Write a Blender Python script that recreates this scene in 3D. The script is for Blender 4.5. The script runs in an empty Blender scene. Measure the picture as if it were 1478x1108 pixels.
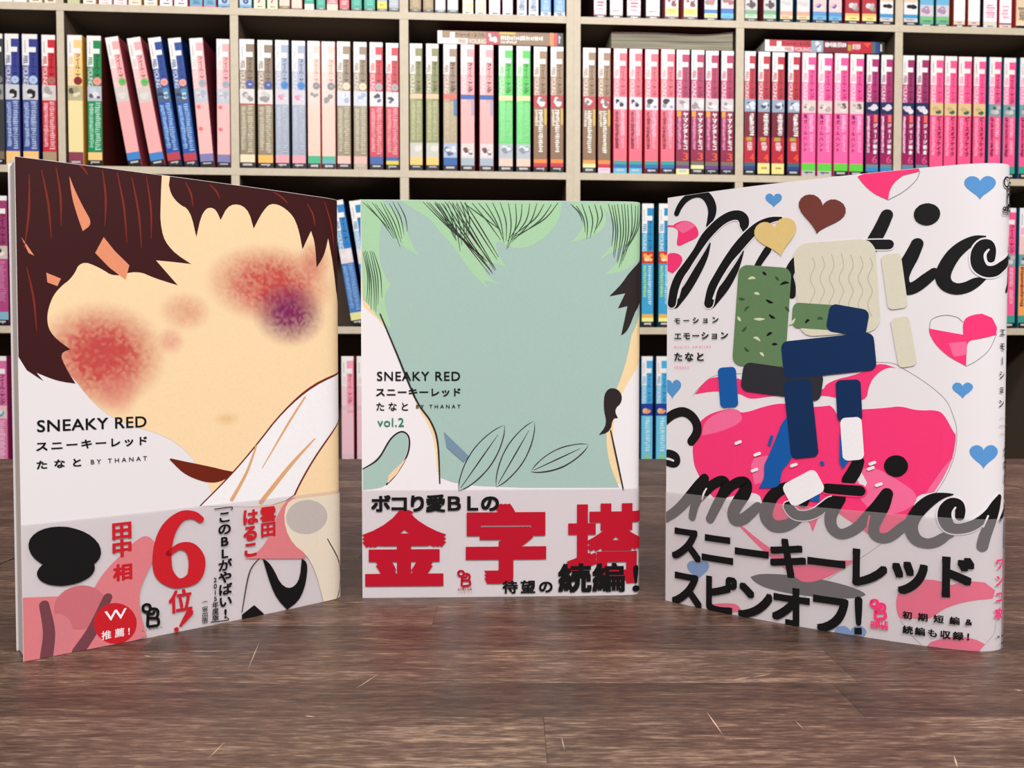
import bpy, bmesh, math, random
from mathutils import Vector, Matrix
from mathutils.geometry import delaunay_2d_cdt
sc = bpy.context.scene
COL = sc.collection
TZ=0.72; CAMZ=TZ+0.1096; F=1194.0; PITCH=math.atan(35.5/1194)
# plan outlines of the three standing comics: origin, direction, control points (mm along, mm back)
BOOKS={
'left':dict(o=(-177.3,297.0),e=(.776,.6307),c=[(0,0),(30,-1),(64,-1.6),(96,-1.3),(115,-.4),(123,.1),(127,1.8),(128.6,5),(128.6,9.5),(127,12.6),(123,14.4),(116,15),(60,15),(0,15)]),
'mid':dict(o=(-68.7,377.3),e=(.9992,.039),c=[(0,0),(30,-.3),(64,-.5),(96,-.4),(115,-.2),(123,.2),(127,1.5),(128.4,4),(128.4,8.5),(127,11.6),(123,13.2),(116,13.8),(60,14),(0,14)]),
'right':dict(o=(69.9,373.5),e=(.8484,-.5291),c=[(0,0),(20,-3.2),(40,-5.2),(63,-5.9),(84,-5.6),(104,-4.4),(116,-2.8),(124,-.2),(129,3.6),(131.2,8),(130.8,12),(128,15.3),(121,16.4),(60,13.5),(0,14)]),
}
def path(b):
    B=BOOKS[b]; c=B['c']; out=[]
    for i in range(len(c)-1):
        p0=c[max(i-1,0)];p1=c[i];p2=c[i+1];p3=c[min(i+2,len(c)-1)]
        n=10
        for k in range(n):
            t=k/n
            def cr(j):
                m1=(p2[j]-p0[j])/2; m2=(p3[j]-p1[j])/2
                # limit tangents by chord
                L=math.dist(p1,p2)
                a=math.hypot(p2[0]-p0[0],p2[1]-p0[1])/2; d=math.hypot(p3[0]-p1[0],p3[1]-p1[1])/2
                m1*=L/max(a,1e-6) if i>0 else 1; m2*=L/max(d,1e-6)
                return (2*t**3-3*t*t+1)*p1[j]+(t**3-2*t*t+t)*m1+(-2*t**3+3*t*t)*p2[j]+(t**3-t*t)*m2
            out.append((cr(0),cr(1)))
    out.append(c[-1])
    e=B['e']; o=B['o']; W=[]; s=0; last=None
    for a,d in out:
        x=o[0]+e[0]*a-e[1]*d; y=o[1]+e[1]*a+e[0]*d
        if last: s+=math.dist(last,(x,y))
        W.append((s,x,y)); last=(x,y)
    return W
PATHS={k:path(k) for k in BOOKS}
def raw(b,s):
    P=PATHS[b]
    lo,hi=0,len(P)-1
    s=min(max(s,0),P[-1][0])
    while hi-lo>1:
        m=(lo+hi)//2
        if P[m][0]<=s: lo=m
        else: hi=m
    a,c=P[lo],P[hi]; t=(s-a[0])/((c[0]-a[0]) or 1)
    return a[1]+(c[1]-a[1])*t, a[2]+(c[2]-a[2])*t
CUTS=[0]+list(range(8,113,8))+[116,119,121,122.5,124,125.5,127,128.5,130,131.5,133,134.5,136,138,140,142,144,147]+list(range(155,256,20))
BK={}
for _b in PATHS:
    _r=[]
    for _s in CUTS+[PATHS[_b][-1][0]]:
        _x,_y=raw(_b,_s); _p=raw(_b,_s-1); _q=raw(_b,_s+1); _d=math.hypot(_q[0]-_p[0],_q[1]-_p[1])
        _r.append((_s,_x,_y,(_q[1]-_p[1])/_d,-(_q[0]-_p[0])/_d))
    BK[_b]=_r
def at(b,s,off=0.0):
    """plan point (mm) at arc length s along a jacket, off = mm proud of it"""
    R=BK[b]; k=0
    while k<len(R)-2 and R[k+1][0]<=s: k+=1
    a,c=R[k],R[k+1]; t=(s-a[0])/(c[0]-a[0])
    v=[a[j]+(c[j]-a[j])*t for j in range(1,5)]
    return v[0]+off*v[2], v[1]+off*v[3]

# ------------------------------------------------------------------ camera
cam = bpy.data.cameras.new('camera'); camo = bpy.data.objects.new('camera', cam); COL.objects.link(camo)
camo.location = (0, 0, CAMZ); camo.rotation_euler = (math.pi/2 - PITCH, 0, 0)
cam.sensor_width = 36; cam.lens = F/1478*36; cam.clip_start = .01
cam.dof.use_dof = True; cam.dof.focus_distance = .36; cam.dof.aperture_fstop = 34
sc.camera = camo
# ------------------------------------------------------------------ world, lights, exposure
w = bpy.data.worlds.new('world'); sc.world = w; w.use_nodes = True
w.node_tree.nodes['Background'].inputs[0].default_value = (.95, .93, .92, 1)
w.node_tree.nodes['Background'].inputs[1].default_value = .13
def area(name, loc, size, watts, aim, col=(1, .982, .975)):
    l = bpy.data.lights.new(name, 'AREA'); l.shape = 'RECTANGLE'; l.size, l.size_y = size; l.energy = watts; l.color = col
    o = bpy.data.objects.new(name, l); COL.objects.link(o); o.location = loc
    o.rotation_euler = (Vector(aim) - Vector(loc)).to_track_quat('-Z', 'Y').to_euler()
area('ceiling_lamp', (.25, -1.2, 2.75), (3.2, .4), 78, (0, .5, .8))
area('ceiling_lamp', (.1, .45, 2.75), (3.2, .3), 22, (0, 1.4, .9))
sc.view_settings.view_transform = 'Standard'; sc.view_settings.look = 'None'
sc.view_settings.gamma = 1; sc.view_settings.use_curve_mapping = False
sc.view_settings.exposure = 0.42
# ------------------------------------------------------------------ colours and materials
def lin(c):
    return tuple(((v/255)/12.92 if v/255 <= .04045 else ((v/255+.055)/1.055)**2.4) for v in c)
PAL = dict(paper=(240,234,236), peach=(254,222,176), maroon=(62,18,20), orange=(238,150,112), rust=(132,42,28), rustline=(122,40,30),
 umber=(112,34,16), white=(250,246,248), tan=(228,172,122), ink=(18,16,18), bandpink=(224,128,134), bandcream=(236,222,200),
 bandrose=(206,112,122), bandrose2=(216,128,136), bandmauve=(120,66,76), bandgrey=(196,186,180), inkline=(70,60,60), red=(206,30,42),
 cream2=(246,216,166), sage=(168,195,186), dark=(48,34,38), peach2=(246,210,170), mint=(172,212,170), darkgreen=(62,84,62),
 black2=(44,34,34), slate=(120,146,166), green=(40,132,100), crimson=(188,16,42), hotpink=(255,58,122), pink2=(255,112,160),
 hair=(130,120,124), shadow=(22,22,24), blue=(92,154,216), sandy=(232,200,130), brownred=(118,58,48), wool=(226,220,198),
 olive=(102,134,92), camolight=(216,222,182), camodark=(58,88,58), charcoal=(46,46,52), royal=(20,92,170), navy=(12,46,90),
 woolline=(192,184,160), greyink=(112,102,106), blush=(202,76,72), blush2=(220,120,112), bruise=(132,36,92), gold=(228,178,104), rose=(226,140,130))
PAL = {k: lin(v) for k, v in PAL.items()}
def C3(c): return PAL[c] if isinstance(c, str) else lin(c)
def mat(name):
    m = bpy.data.materials.new(name); m.use_nodes = True
    return m, m.node_tree.nodes, m.node_tree.links, m.node_tree.nodes['Principled BSDF']
def plain(name, c, rough=.5, spec=.4):
    m, n, l, b = mat(name); b.inputs['Base Color'].default_value = (*C3(c), 1); b.inputs['Roughness'].default_value = rough
    b.inputs['Specular IOR Level'].default_value = spec; return m
def printmat(name, rough, grain=0.06, spec=.35):
    m, n, l, b = mat(name); a = n.new('ShaderNodeVertexColor'); a.layer_name = 'Col'
    t = n.new('ShaderNodeTexCoord'); z = n.new('ShaderNodeTexNoise'); z.inputs['Scale'].default_value = 900; z.inputs['Detail'].default_value = 3
    l.new(t.outputs['Object'], z.inputs['Vector'])
    mr = n.new('ShaderNodeMapRange'); mr.inputs[3].default_value = 1-grain; mr.inputs[4].default_value = 1+grain; l.new(z.outputs[0], mr.inputs[0])
    mx = n.new('ShaderNodeVectorMath'); mx.operation = 'SCALE'; l.new(a.outputs[0], mx.inputs[0]); l.new(mr.outputs[0], mx.inputs[3])
    l.new(mx.outputs[0], b.inputs['Base Color']); b.inputs['Roughness'].default_value = rough; b.inputs['Specular IOR Level'].default_value = spec
    return m
M_ink = printmat('printed_ink', .5, .05, .25); M_spine = printmat('printed_spine', .35, .02, .4)
M_paper = plain('jacket_paper', 'paper', .5, .3)
m, n, l, b = mat('translucent_band_paper'); M_band = m
tr = n.new('ShaderNodeBsdfTransparent'); mx = n.new('ShaderNodeMixShader'); mx.inputs[0].default_value = .24
b.inputs['Base Color'].default_value = (*lin((214, 204, 206)), 1); b.inputs['Roughness'].default_value = .4
l.new(tr.outputs[0], mx.inputs[1]); l.new(b.outputs[0], mx.inputs[2]); l.new(mx.outputs[0], n['Material Output'].inputs[0])
tr.inputs[0].default_value = (.95, .94, .945, 1)
def stripes(name, c1, c2, scale, axis=0, rough=.7):
    m, n, l, b = mat(name); t = n.new('ShaderNodeTexCoord'); mp = n.new('ShaderNodeMapping')
    s = [4, 4, 4]; s[axis] = scale; mp.inputs['Scale'].default_value = s
    z = n.new('ShaderNodeTexNoise'); z.inputs['Scale'].default_value = 1; z.inputs['Detail'].default_value = 2
    r = n.new('ShaderNodeValToRGB'); r.color_ramp.elements[0].position = .35; r.color_ramp.elements[1].position = .65
    r.color_ramp.elements[0].color = (*lin(c1), 1); r.color_ramp.elements[1].color = (*lin(c2), 1)
    l.new(t.outputs['Object'], mp.inputs[0]); l.new(mp.outputs[0], z.inputs[0]); l.new(z.outputs[0], r.inputs[0]); l.new(r.outputs[0], b.inputs['Base Color'])
    b.inputs['Roughness'].default_value = rough; return m
M_pages = stripes('page_edges', (196,186,172), (222,214,200), 2500, 0)
M_pages_grey = stripes('newsprint_edges', (118,112,92), (160,154,132), 260, 2)
M_pages_l = stripes('page_edges_front', (176,164,156), (214,204,196), 3500, 1)
# pale laminate of the shelves
m, n, l, b = mat('pale_laminate'); M_lam = m
t = n.new('ShaderNodeTexCoord'); z = n.new('ShaderNodeTexNoise'); z.inputs['Scale'].default_value = 60; z.inputs['Detail'].default_value = 4
r = n.new('ShaderNodeValToRGB'); r.color_ramp.elements[0].color = (*lin((192,176,152)), 1); r.color_ramp.elements[1].color = (*lin((216,202,178)), 1)
l.new(t.outputs['Object'], z.inputs[0]); l.new(z.outputs[0], r.inputs[0]); l.new(r.outputs[0], b.inputs['Base Color']); b.inputs['Roughness'].default_value = .5
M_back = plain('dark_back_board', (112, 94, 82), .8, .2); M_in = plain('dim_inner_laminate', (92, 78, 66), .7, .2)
# dark parquet of the tables
m, n, l, b = mat('brown_stave_wood'); M_wood = m
t = n.new('ShaderNodeTexCoord'); oi = n.new('ShaderNodeObjectInfo')
ofs = n.new('ShaderNodeVectorMath'); ofs.operation = 'MULTIPLY_ADD'; ofs.inputs[1].default_value = (7, 13, 0)
cx = n.new('ShaderNodeCombineXYZ'); l.new(oi.outputs['Random'], cx.inputs[0]); l.new(oi.outputs['Random'], cx.inputs[1])
l.new(cx.outputs[0], ofs.inputs[0]); l.new(t.outputs['Object'], ofs.inputs[2])
def noise(sx, sy, det, dist=0, src=ofs):
    mp = n.new('ShaderNodeMapping'); mp.inputs['Scale'].default_value = (sx, sy, 1)
    q = n.new('ShaderNodeTexNoise'); q.inputs['Scale'].default_value = 1; q.inputs['Detail'].default_value = det; q.inputs['Distortion'].default_value = dist
    q.inputs['Roughness'].default_value = .65
    l.new(src.outputs[0], mp.inputs[0]); l.new(mp.outputs[0], q.inputs[0]); return q
fine = noise(150, 1500, 6, .4); mid = noise(36, 380, 5, .6); big = noise(9, 30, 4)
def mth(op, a, b2):
    k = n.new('ShaderNodeMath'); k.operation = op
    for i, v in enumerate((a, b2)):
        if hasattr(v, 'outputs'): l.new(v.outputs[0], k.inputs[i])
        elif hasattr(v, 'is_linked'): l.new(v, k.inputs[i])
        else: k.inputs[i].default_value = v
    return k
sm = mth('ADD', mth('MULTIPLY', fine, .48), mth('ADD', mth('MULTIPLY', mid, .30), mth('MULTIPLY', big, .22)))
sm = mth('ADD', sm, mth('MULTIPLY', mth('SUBTRACT', oi.outputs['Random'], .5), .07))
r = n.new('ShaderNodeValToRGB'); e = r.color_ramp.elements
e[0].position = .36; e[0].color = (*lin((36,24,18)), 1); e[1].position = .655; e[1].color = (*lin((164,136,114)), 1)
x = e.new(.465); x.color = (*lin((68,48,38)), 1); x = e.new(.545); x.color = (*lin((95,71,57)), 1)
l.new(sm.outputs[0], r.inputs[0]); l.new(r.outputs[0], b.inputs['Base Color'])
b.inputs['Roughness'].default_value = .36; b.inputs['Specular IOR Level'].default_value = .35
bp = n.new('ShaderNodeBump'); bp.inputs['Strength'].default_value = .25; bp.inputs['Distance'].default_value = .0004; l.new(fine.outputs[0], bp.inputs['Height']); l.new(bp.outputs[0], b.inputs['Normal'])
M_frame = plain('dark_steel', (40, 36, 34), .5); M_scr = plain('pale_scratch', (205, 175, 150), .6)
M_wall = plain('wall_paint', (200, 194, 186), .9); 
M_floor = stripes('floor_boards', (92,74,60), (128,106,88), 3, 1, .5)
# ------------------------------------------------------------------ helpers
def link(name, me, mt=None, parent=None, smooth=False):
    if mt: me.materials.append(mt)
    if smooth:
        for p in me.polygons: p.use_smooth = True
    o = bpy.data.objects.new(name, me); COL.objects.link(o)
    if parent: o.parent = parent
    return o
def empty(name, loc=(0,0,0), rz=0):
    o = bpy.data.objects.new(name, None); COL.objects.link(o); o.location = loc; o.rotation_euler = (0, 0, rz); o.empty_display_size = .02; return o
def tag(o, label, cat, group=None):
    o['label'] = label; o['category'] = cat
    if group: o['group'] = group
def boxmesh(name, x0, x1, y0, y1, z0, z1, bev=0):
    bm = bmesh.new(); bmesh.ops.create_cube(bm, size=1)
    bmesh.ops.scale(bm, vec=(x1-x0, y1-y0, z1-z0), verts=bm.verts); bmesh.ops.translate(bm, vec=((x0+x1)/2, (y0+y1)/2, (z0+z1)/2), verts=bm.verts)
    if bev: bmesh.ops.bevel(bm, geom=bm.edges, offset=bev, segments=1, affect='EDGES')
    me = bpy.data.meshes.new(name); bm.to_mesh(me); bm.free(); return me
# ------------------------------------------------------------------ lettering
_tc = {}
def glyphs(s, space=1.0):
    """2D mesh (verts, faces) of a line of lettering in em units"""
    k = (s, round(space, 3))
    if k in _tc: return _tc[k]
    c = bpy.data.curves.new('t', 'FONT'); c.body = s; c.size = 1; c.resolution_u = 4; c.space_character = space
    o = bpy.data.objects.new('t', c); COL.objects.link(o); bpy.context.view_layer.update()
    me = bpy.data.meshes.new_from_object(o)
    v = [(p.co.x, p.co.y) for p in me.vertices]; f = [tuple(p.vertices) for p in me.polygons]
    bpy.data.objects.remove(o); bpy.data.curves.remove(c); bpy.data.meshes.remove(me)
    if not v: v = [(0,0),(.01,0),(0,.01)]; f = [(0,1,2)]
    _tc[k] = (v, f); return v, f
def bb(v): xs = [p[0] for p in v]; ys = [p[1] for p in v]; return min(xs), min(ys), max(xs), max(ys)
def line2d(s, W, H, mode, bold):
    """lettering s filling the box 0..W x 0..H ; returns list of (verts, faces) copies"""
    if mode == 'r': W, H = H, W
    if mode in 'hr':
        v, f = glyphs(s); a = bb(v)
        if len(s) > 1:
            v2, _ = glyphs(s, 2.0); a2 = bb(v2); w1 = a[2]-a[0]; w2 = a2[2]-a2[0]
            want = W/H*(a[3]-a[1])*(.92 if bold > .5 else 1); sp = 1 + (want-w1)/max(w2-w1, 1e-6); sp = min(max(sp, .8), 3)
            v, f = glyphs(s, sp)
    else:
        v, f = [], []; 
        cells = []
        for ch in s:
            g, gf = glyphs(ch); g = list(g)
            if ch in 'ー－()（）…': cx, cy = .5, .36; g = [(cx+(y-cy), cy-(x-cx)) for x, y in g]
            if ord(ch) < 256: bx = bb(g); g = [(x-(bx[0]+bx[2])/2+.5, y) for x, y in g]
            cells.append((g, gf))
        gx = [p for g, _ in cells for p in g]; bx = bb(gx); gw = bx[2]-bx[0]
        top = bb(cells[0][0])[3]; bot = bb(cells[-1][0])[1]; n_ = len(s)
        want = H/W*gw; adv = (want - (top-bot))/(n_-1) if n_ > 1 else 1
        adv = min(max(adv, .98), 3)
        for i, (g, gf) in enumerate(cells):
            k = len(v); v += [(x, y - i*adv) for x, y in g]; f += [tuple(q+k for q in p) for p in gf]
    a = bb(v); rb = .038*bold; w0 = a[2]-a[0]+2*rb; h0 = a[3]-a[1]+2*rb
    offs = [(0, 0)]
    if bold: offs += [(rb*i, rb*j) for i in (-1, 1) for j in (-1, 1)]
    if bold > .9: offs += [(rb, 0), (-rb, 0), (0, rb), (0, -rb)]
    out = []
    for dx, dy in offs:
        q = [((x-a[0]+rb+dx)/w0*W, (y-a[1]+rb+dy)/h0*H) for x, y in v]
        if mode == 'r': q = [(y, W-x) for x, y in q]   # reads downwards
        out.append((q, f))
    return out
def ribbon(pts, grow=0):
    """brush stroke through (x, y, halfwidth) points"""
    P = []
    n_ = len(pts)
    for i in range(n_-1):
        p0, p1, p2, p3 = pts[max(i-1,0)], pts[i], pts[i+1], pts[min(i+2,n_-1)]
        m = 7 if n_ > 2 else 1
        for k in range(m):
            t = k/m
            P.append(tuple(.5*((2*p1[j])+(-p0[j]+p2[j])*t+(2*p0[j]-5*p1[j]+4*p2[j]-p3[j])*t*t+(-p0[j]+3*p1[j]-3*p2[j]+p3[j])*t**3) for j in range(3)))
    P.append(tuple(pts[-1])); v = []; f = []
    def nrm(i):
        a, c = P[max(i-1,0)], P[min(i+1,len(P)-1)]; dx, dy = c[0]-a[0], c[1]-a[1]; L = math.hypot(dx, dy) or 1; return -dy/L, dx/L
    for i, p in enumerate(P):
        nx, ny = nrm(i); w_ = max(p[2], .02)+grow; v += [(p[0]+nx*w_, p[1]+ny*w_), (p[0]-nx*w_, p[1]-ny*w_)]
        if i: k = 2*i; f.append((k-2, k-1, k+1, k))
    for i, sg in ((0, -1), (len(P)-1, 1)):
        nx, ny = nrm(i); tx, ty = (ny*sg, -nx*sg); w_ = max(P[i][2], .02)+grow; k = len(v); m = 8 if w_ > .35 else 3
        for a in range(m+1):
            th = -math.pi/2 + math.pi*a/m; v.append((P[i][0]+(tx*math.cos(th)+nx*math.sin(th))*w_, P[i][1]+(ty*math.cos(th)+ny*math.sin(th))*w_))
        f.append(tuple(range(k, k+m+1)))
    return v, f
# ------------------------------------------------------------------ the three standing comics
SOFT = {}
def soft_colour(b, s, h, base, R):
    c = list(base)
    for col, (cs, ch), (rx, ry), st in SOFT.get(b, []):
        d = math.hypot((s-cs)/rx, (h-ch)/ry)
        k = max(0, 1-d*d)**1.2*st*(1+R.uniform(-.22, .22)); k = min(max(k, 0), 1)
        t_ = C3(col); c = [c[i]*(1-k)+t_[i]*k for i in range(3)]
    return c
def clipgrid(pts, step):
    """fill an outline with a fine sheet of points"""
    xs = [p[0] for p in pts]; ys = [p[1] for p in pts]; V = [Vector(p) for p in pts]; n_ = len(V)
    x = max(min(xs), 0)+step/2; R = random.Random(1)
    while x < min(max(xs), 140):
        y = max(min(ys), 0)+step/2
        while y < min(max(ys), 182): V.append(Vector((x+R.uniform(-.3,.3)*step, y+R.uniform(-.3,.3)*step))); y += step
        x += step
    r = delaunay_2d_cdt(V, [], [list(range(n_))], 1, 1e-5)
    return [(p.x, p.y) for p in r[0]], [tuple(q) for q in r[2]]
def rounded(pts):
    """soften the corners of a hand drawn outline, except at the rim of the sheet"""
    n_ = len(pts)
    if not 7 <= n_ <= 60 or n_ in (24, 28, 36): return pts
    for q in (.27, .25):
        out = []; n_ = len(pts)
        for i in range(n_):
            a, p, c = pts[i-1], pts[i], pts[(i+1) % n_]
            ang = abs((math.atan2(p[1]-a[1], p[0]-a[0])-math.atan2(c[1]-p[1], c[0]-p[0])+math.pi) % (2*math.pi)-math.pi)
            if not (3 < p[0] < 124 and p[1] < 178 and p[1] > 2) or ang > 1.75: out.append(p); continue
            out.append((p[0]+(a[0]-p[0])*q, p[1]+(a[1]-p[1])*q)); out.append((p[0]+(c[0]-p[0])*q, p[1]+(c[1]-p[1])*q))
        pts = out
    return pts
def item_shapes(it):
    """-> list of (verts, faces, colour)"""
    k = it[0]
    if k == 'poly':
        pts = rounded(it[4])
        if it[2] == 'peach': v, f = clipgrid(pts, 1.15)
        else:
            r = delaunay_2d_cdt([Vector(p) for p in pts], [], [list(range(len(pts)))], 1, 1e-5)
            v, f = [(p.x, p.y) for p in r[0]], [tuple(q) for q in r[2]]
        return [(v, f, it[2])]
    if k == 'stroke':
        out = []
        if it[4][0] > 0: v, f = ribbon(it[3], it[4][0]); out.append((v, f, it[4][1]))
        v, f = ribbon(it[3]); out.append((v, f, it[2])); return out
    if k == 'text':
        s0, h0, s1, h1 = it[4]; return [([(s0+x, h0+y) for x, y in v], f, it[2]) for v, f in line2d(it[3], s1-s0, h1-h0, it[5], it[6])]
    return []
def print_mesh(b, name, layers, parent, ymax):
    """one flat printed motif on the jacket; layers = [(verts, faces, colour, height)]"""
    bm = bmesh.new(); cl = bm.loops.layers.float_color.new('Col'); R = random.Random(3)
    for v, f, col, off in layers:
        base_c = C3(col); bv = [bm.verts.new((x, y, off)) for x, y in v]; sf = {}
        for q in f:
            if len(set(q)) < 3: continue
            try: fc = bm.faces.new([bv[i] for i in q])
            except ValueError: continue
            for lp, i in zip(fc.loops, q):
                if col == 'peach':
                    if i not in sf: sf[i] = soft_colour(b, v[i][0], v[i][1], base_c, R)
                    c = sf[i]
                else: c = base_c
                lp[cl] = (*c, 1)
    def cut(co, no, clear=False):
        g = bm.verts[:] + bm.edges[:] + bm.faces[:]
        bmesh.ops.bisect_plane(bm, geom=g, plane_co=co, plane_no=no, clear_outer=clear, dist=1e-5)
    xs = [v.co.x for v in bm.verts]; ys = [v.co.y for v in bm.verts]; lo, hi = min(xs), max(xs)
    if lo < .15: cut((.15, 0, 0), (-1, 0, 0), True)
    if min(ys) < .15: cut((0, .15, 0), (0, -1, 0), True)
    if max(ys) > ymax-.15: cut((0, ymax-.15, 0), (0, 1, 0), True)
    if hi > 146: cut((146, 0, 0), (1, 0, 0), True)
    for s in CUTS:
        if max(0, lo) < s < min(146, hi): cut((s, 0, 0), (1, 0, 0))
    if not bm.faces: bm.free(); return None
    for vt in bm.verts:
        s, h, o_ = vt.co; x, y = at(b, s, o_); vt.co = (x/1000, y/1000, h/1000)
    bm.normal_update()
    bmesh.ops.reverse_faces(bm, faces=[fc for fc in bm.faces if fc.normal.dot(Vector((-fc.calc_center_median().x, -fc.calc_center_median().y, 0))) < 0])
    me = bpy.data.meshes.new(name); bm.to_mesh(me); bm.free()
    return link(name, me, M_ink, parent)
def print_all(b, items, parent, base, ymax, step=.0026):
    off = base; groups = {}; k = 0
    for it in items:
        nm = it[1]
        if it[0] == 'text': k += 1; nm = 'lettering~%d' % k
        if nm.startswith('band_lettering'): nm = 'emblem' if nm == 'band_lettering' else nm
        if nm in ('cover_picture', 'band_picture') and it[0] == 'poly': k += 1; nm = 'colour_patch~%d' % k
        elif nm == 'script_lettering': k += 1; nm = 'script_stroke~%d' % k
        elif nm in ('cover_picture', 'band_picture', 'cover_picture_detail'): nm = 'drawn_lines'
        for v, f, col in item_shapes(it):
            off += step; groups.setdefault(nm, []).append((v, f, col, off))
    for nm, ly in groups.items(): print_mesh(b, nm.split('~')[0].replace('band_', ''), ly, parent, ymax)
    return off
def wrap(b, off, h0, h1, name, mt, parent, thick=0, s1=None):
    """sheet following the jacket outline"""
    bm = bmesh.new(); cols = []; N = len(BK[b])-1
    for i in range(N+1):
        s = BK[b][i][0]; ring = []
        for h in (h0, (h0+h1)/2, h1): x, y = at(b, s, off); ring.append(bm.verts.new((x/1000, y/1000, h/1000)))
        cols.append(ring)
    for i in range(N):
        for k in range(2): bm.faces.new((cols[i][k], cols[i+1][k], cols[i+1][k+1], cols[i][k+1]))
    me = bpy.data.meshes.new(name); bm.to_mesh(me); bm.free()
    o = link(name, me, mt, parent, True)
    if thick: md = o.modifiers.new('thickness', 'SOLIDIFY'); md.thickness = thick/1000; md.offset = -1; es = o.modifiers.new('sharp_rim', 'EDGE_SPLIT'); es.split_angle = math.radians(45)
    return o
def comic(b, label):
    root = empty('comic_book', (BOOKS[b]['o'][0]/1000, BOOKS[b]['o'][1]/1000, TZ)); tag(root, label, 'comic book')
    hold = []
    jk = wrap(b, 0, 0, 182, 'jacket', M_paper, root, .35)
    # text block
    outl = [at(b, q[0], -.7) for q in BK[b]]; last = len(outl)-1
    e = BOOKS[b]['e']; bm = bmesh.new()
    outl = [(x+e[0]*(.6 if i in (0, last) else 0), y+e[1]*(.6 if i in (0, last) else 0)) for i, (x, y) in enumerate(outl)]
    lo = [bm.verts.new((x/1000, y/1000, .001)) for x, y in outl]; hi = [bm.verts.new((x/1000, y/1000, .181)) for x, y in outl]
    n_ = len(lo)
    for i in range(n_): j = (i+1) % n_; bm.faces.new((lo[i], lo[j], hi[j], hi[i]))
    bm.faces.new(hi); bm.faces.new(lo[::-1]); bmesh.ops.recalc_face_normals(bm, faces=bm.faces)
    me = bpy.data.meshes.new('page_block'); bm.to_mesh(me); bm.free(); link('page_block', me, M_pages_l, root)
    for it in ART[b]:
        if it[0] == 'soft': SOFT.setdefault(b, []).append((it[2], it[3], it[4], it[5]))
    its = [it for it in ART[b] if it[0] != 'soft']
    off = print_all(b, [it for it in its if not it[1].startswith('band')], jk, .05, 182)
    bo = max(off+.12, .45)
    band = wrap(b, bo, .2, 50, 'paper_band', M_band, root)
    print_all(b, [it for it in its if it[1].startswith('band')], band, bo+.04, 50)
    for o in list(root.children):
        if o.parent == root: o.location = (-root.location.x, -root.location.y, 0)
    return root
CP='cover_picture'
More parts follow.
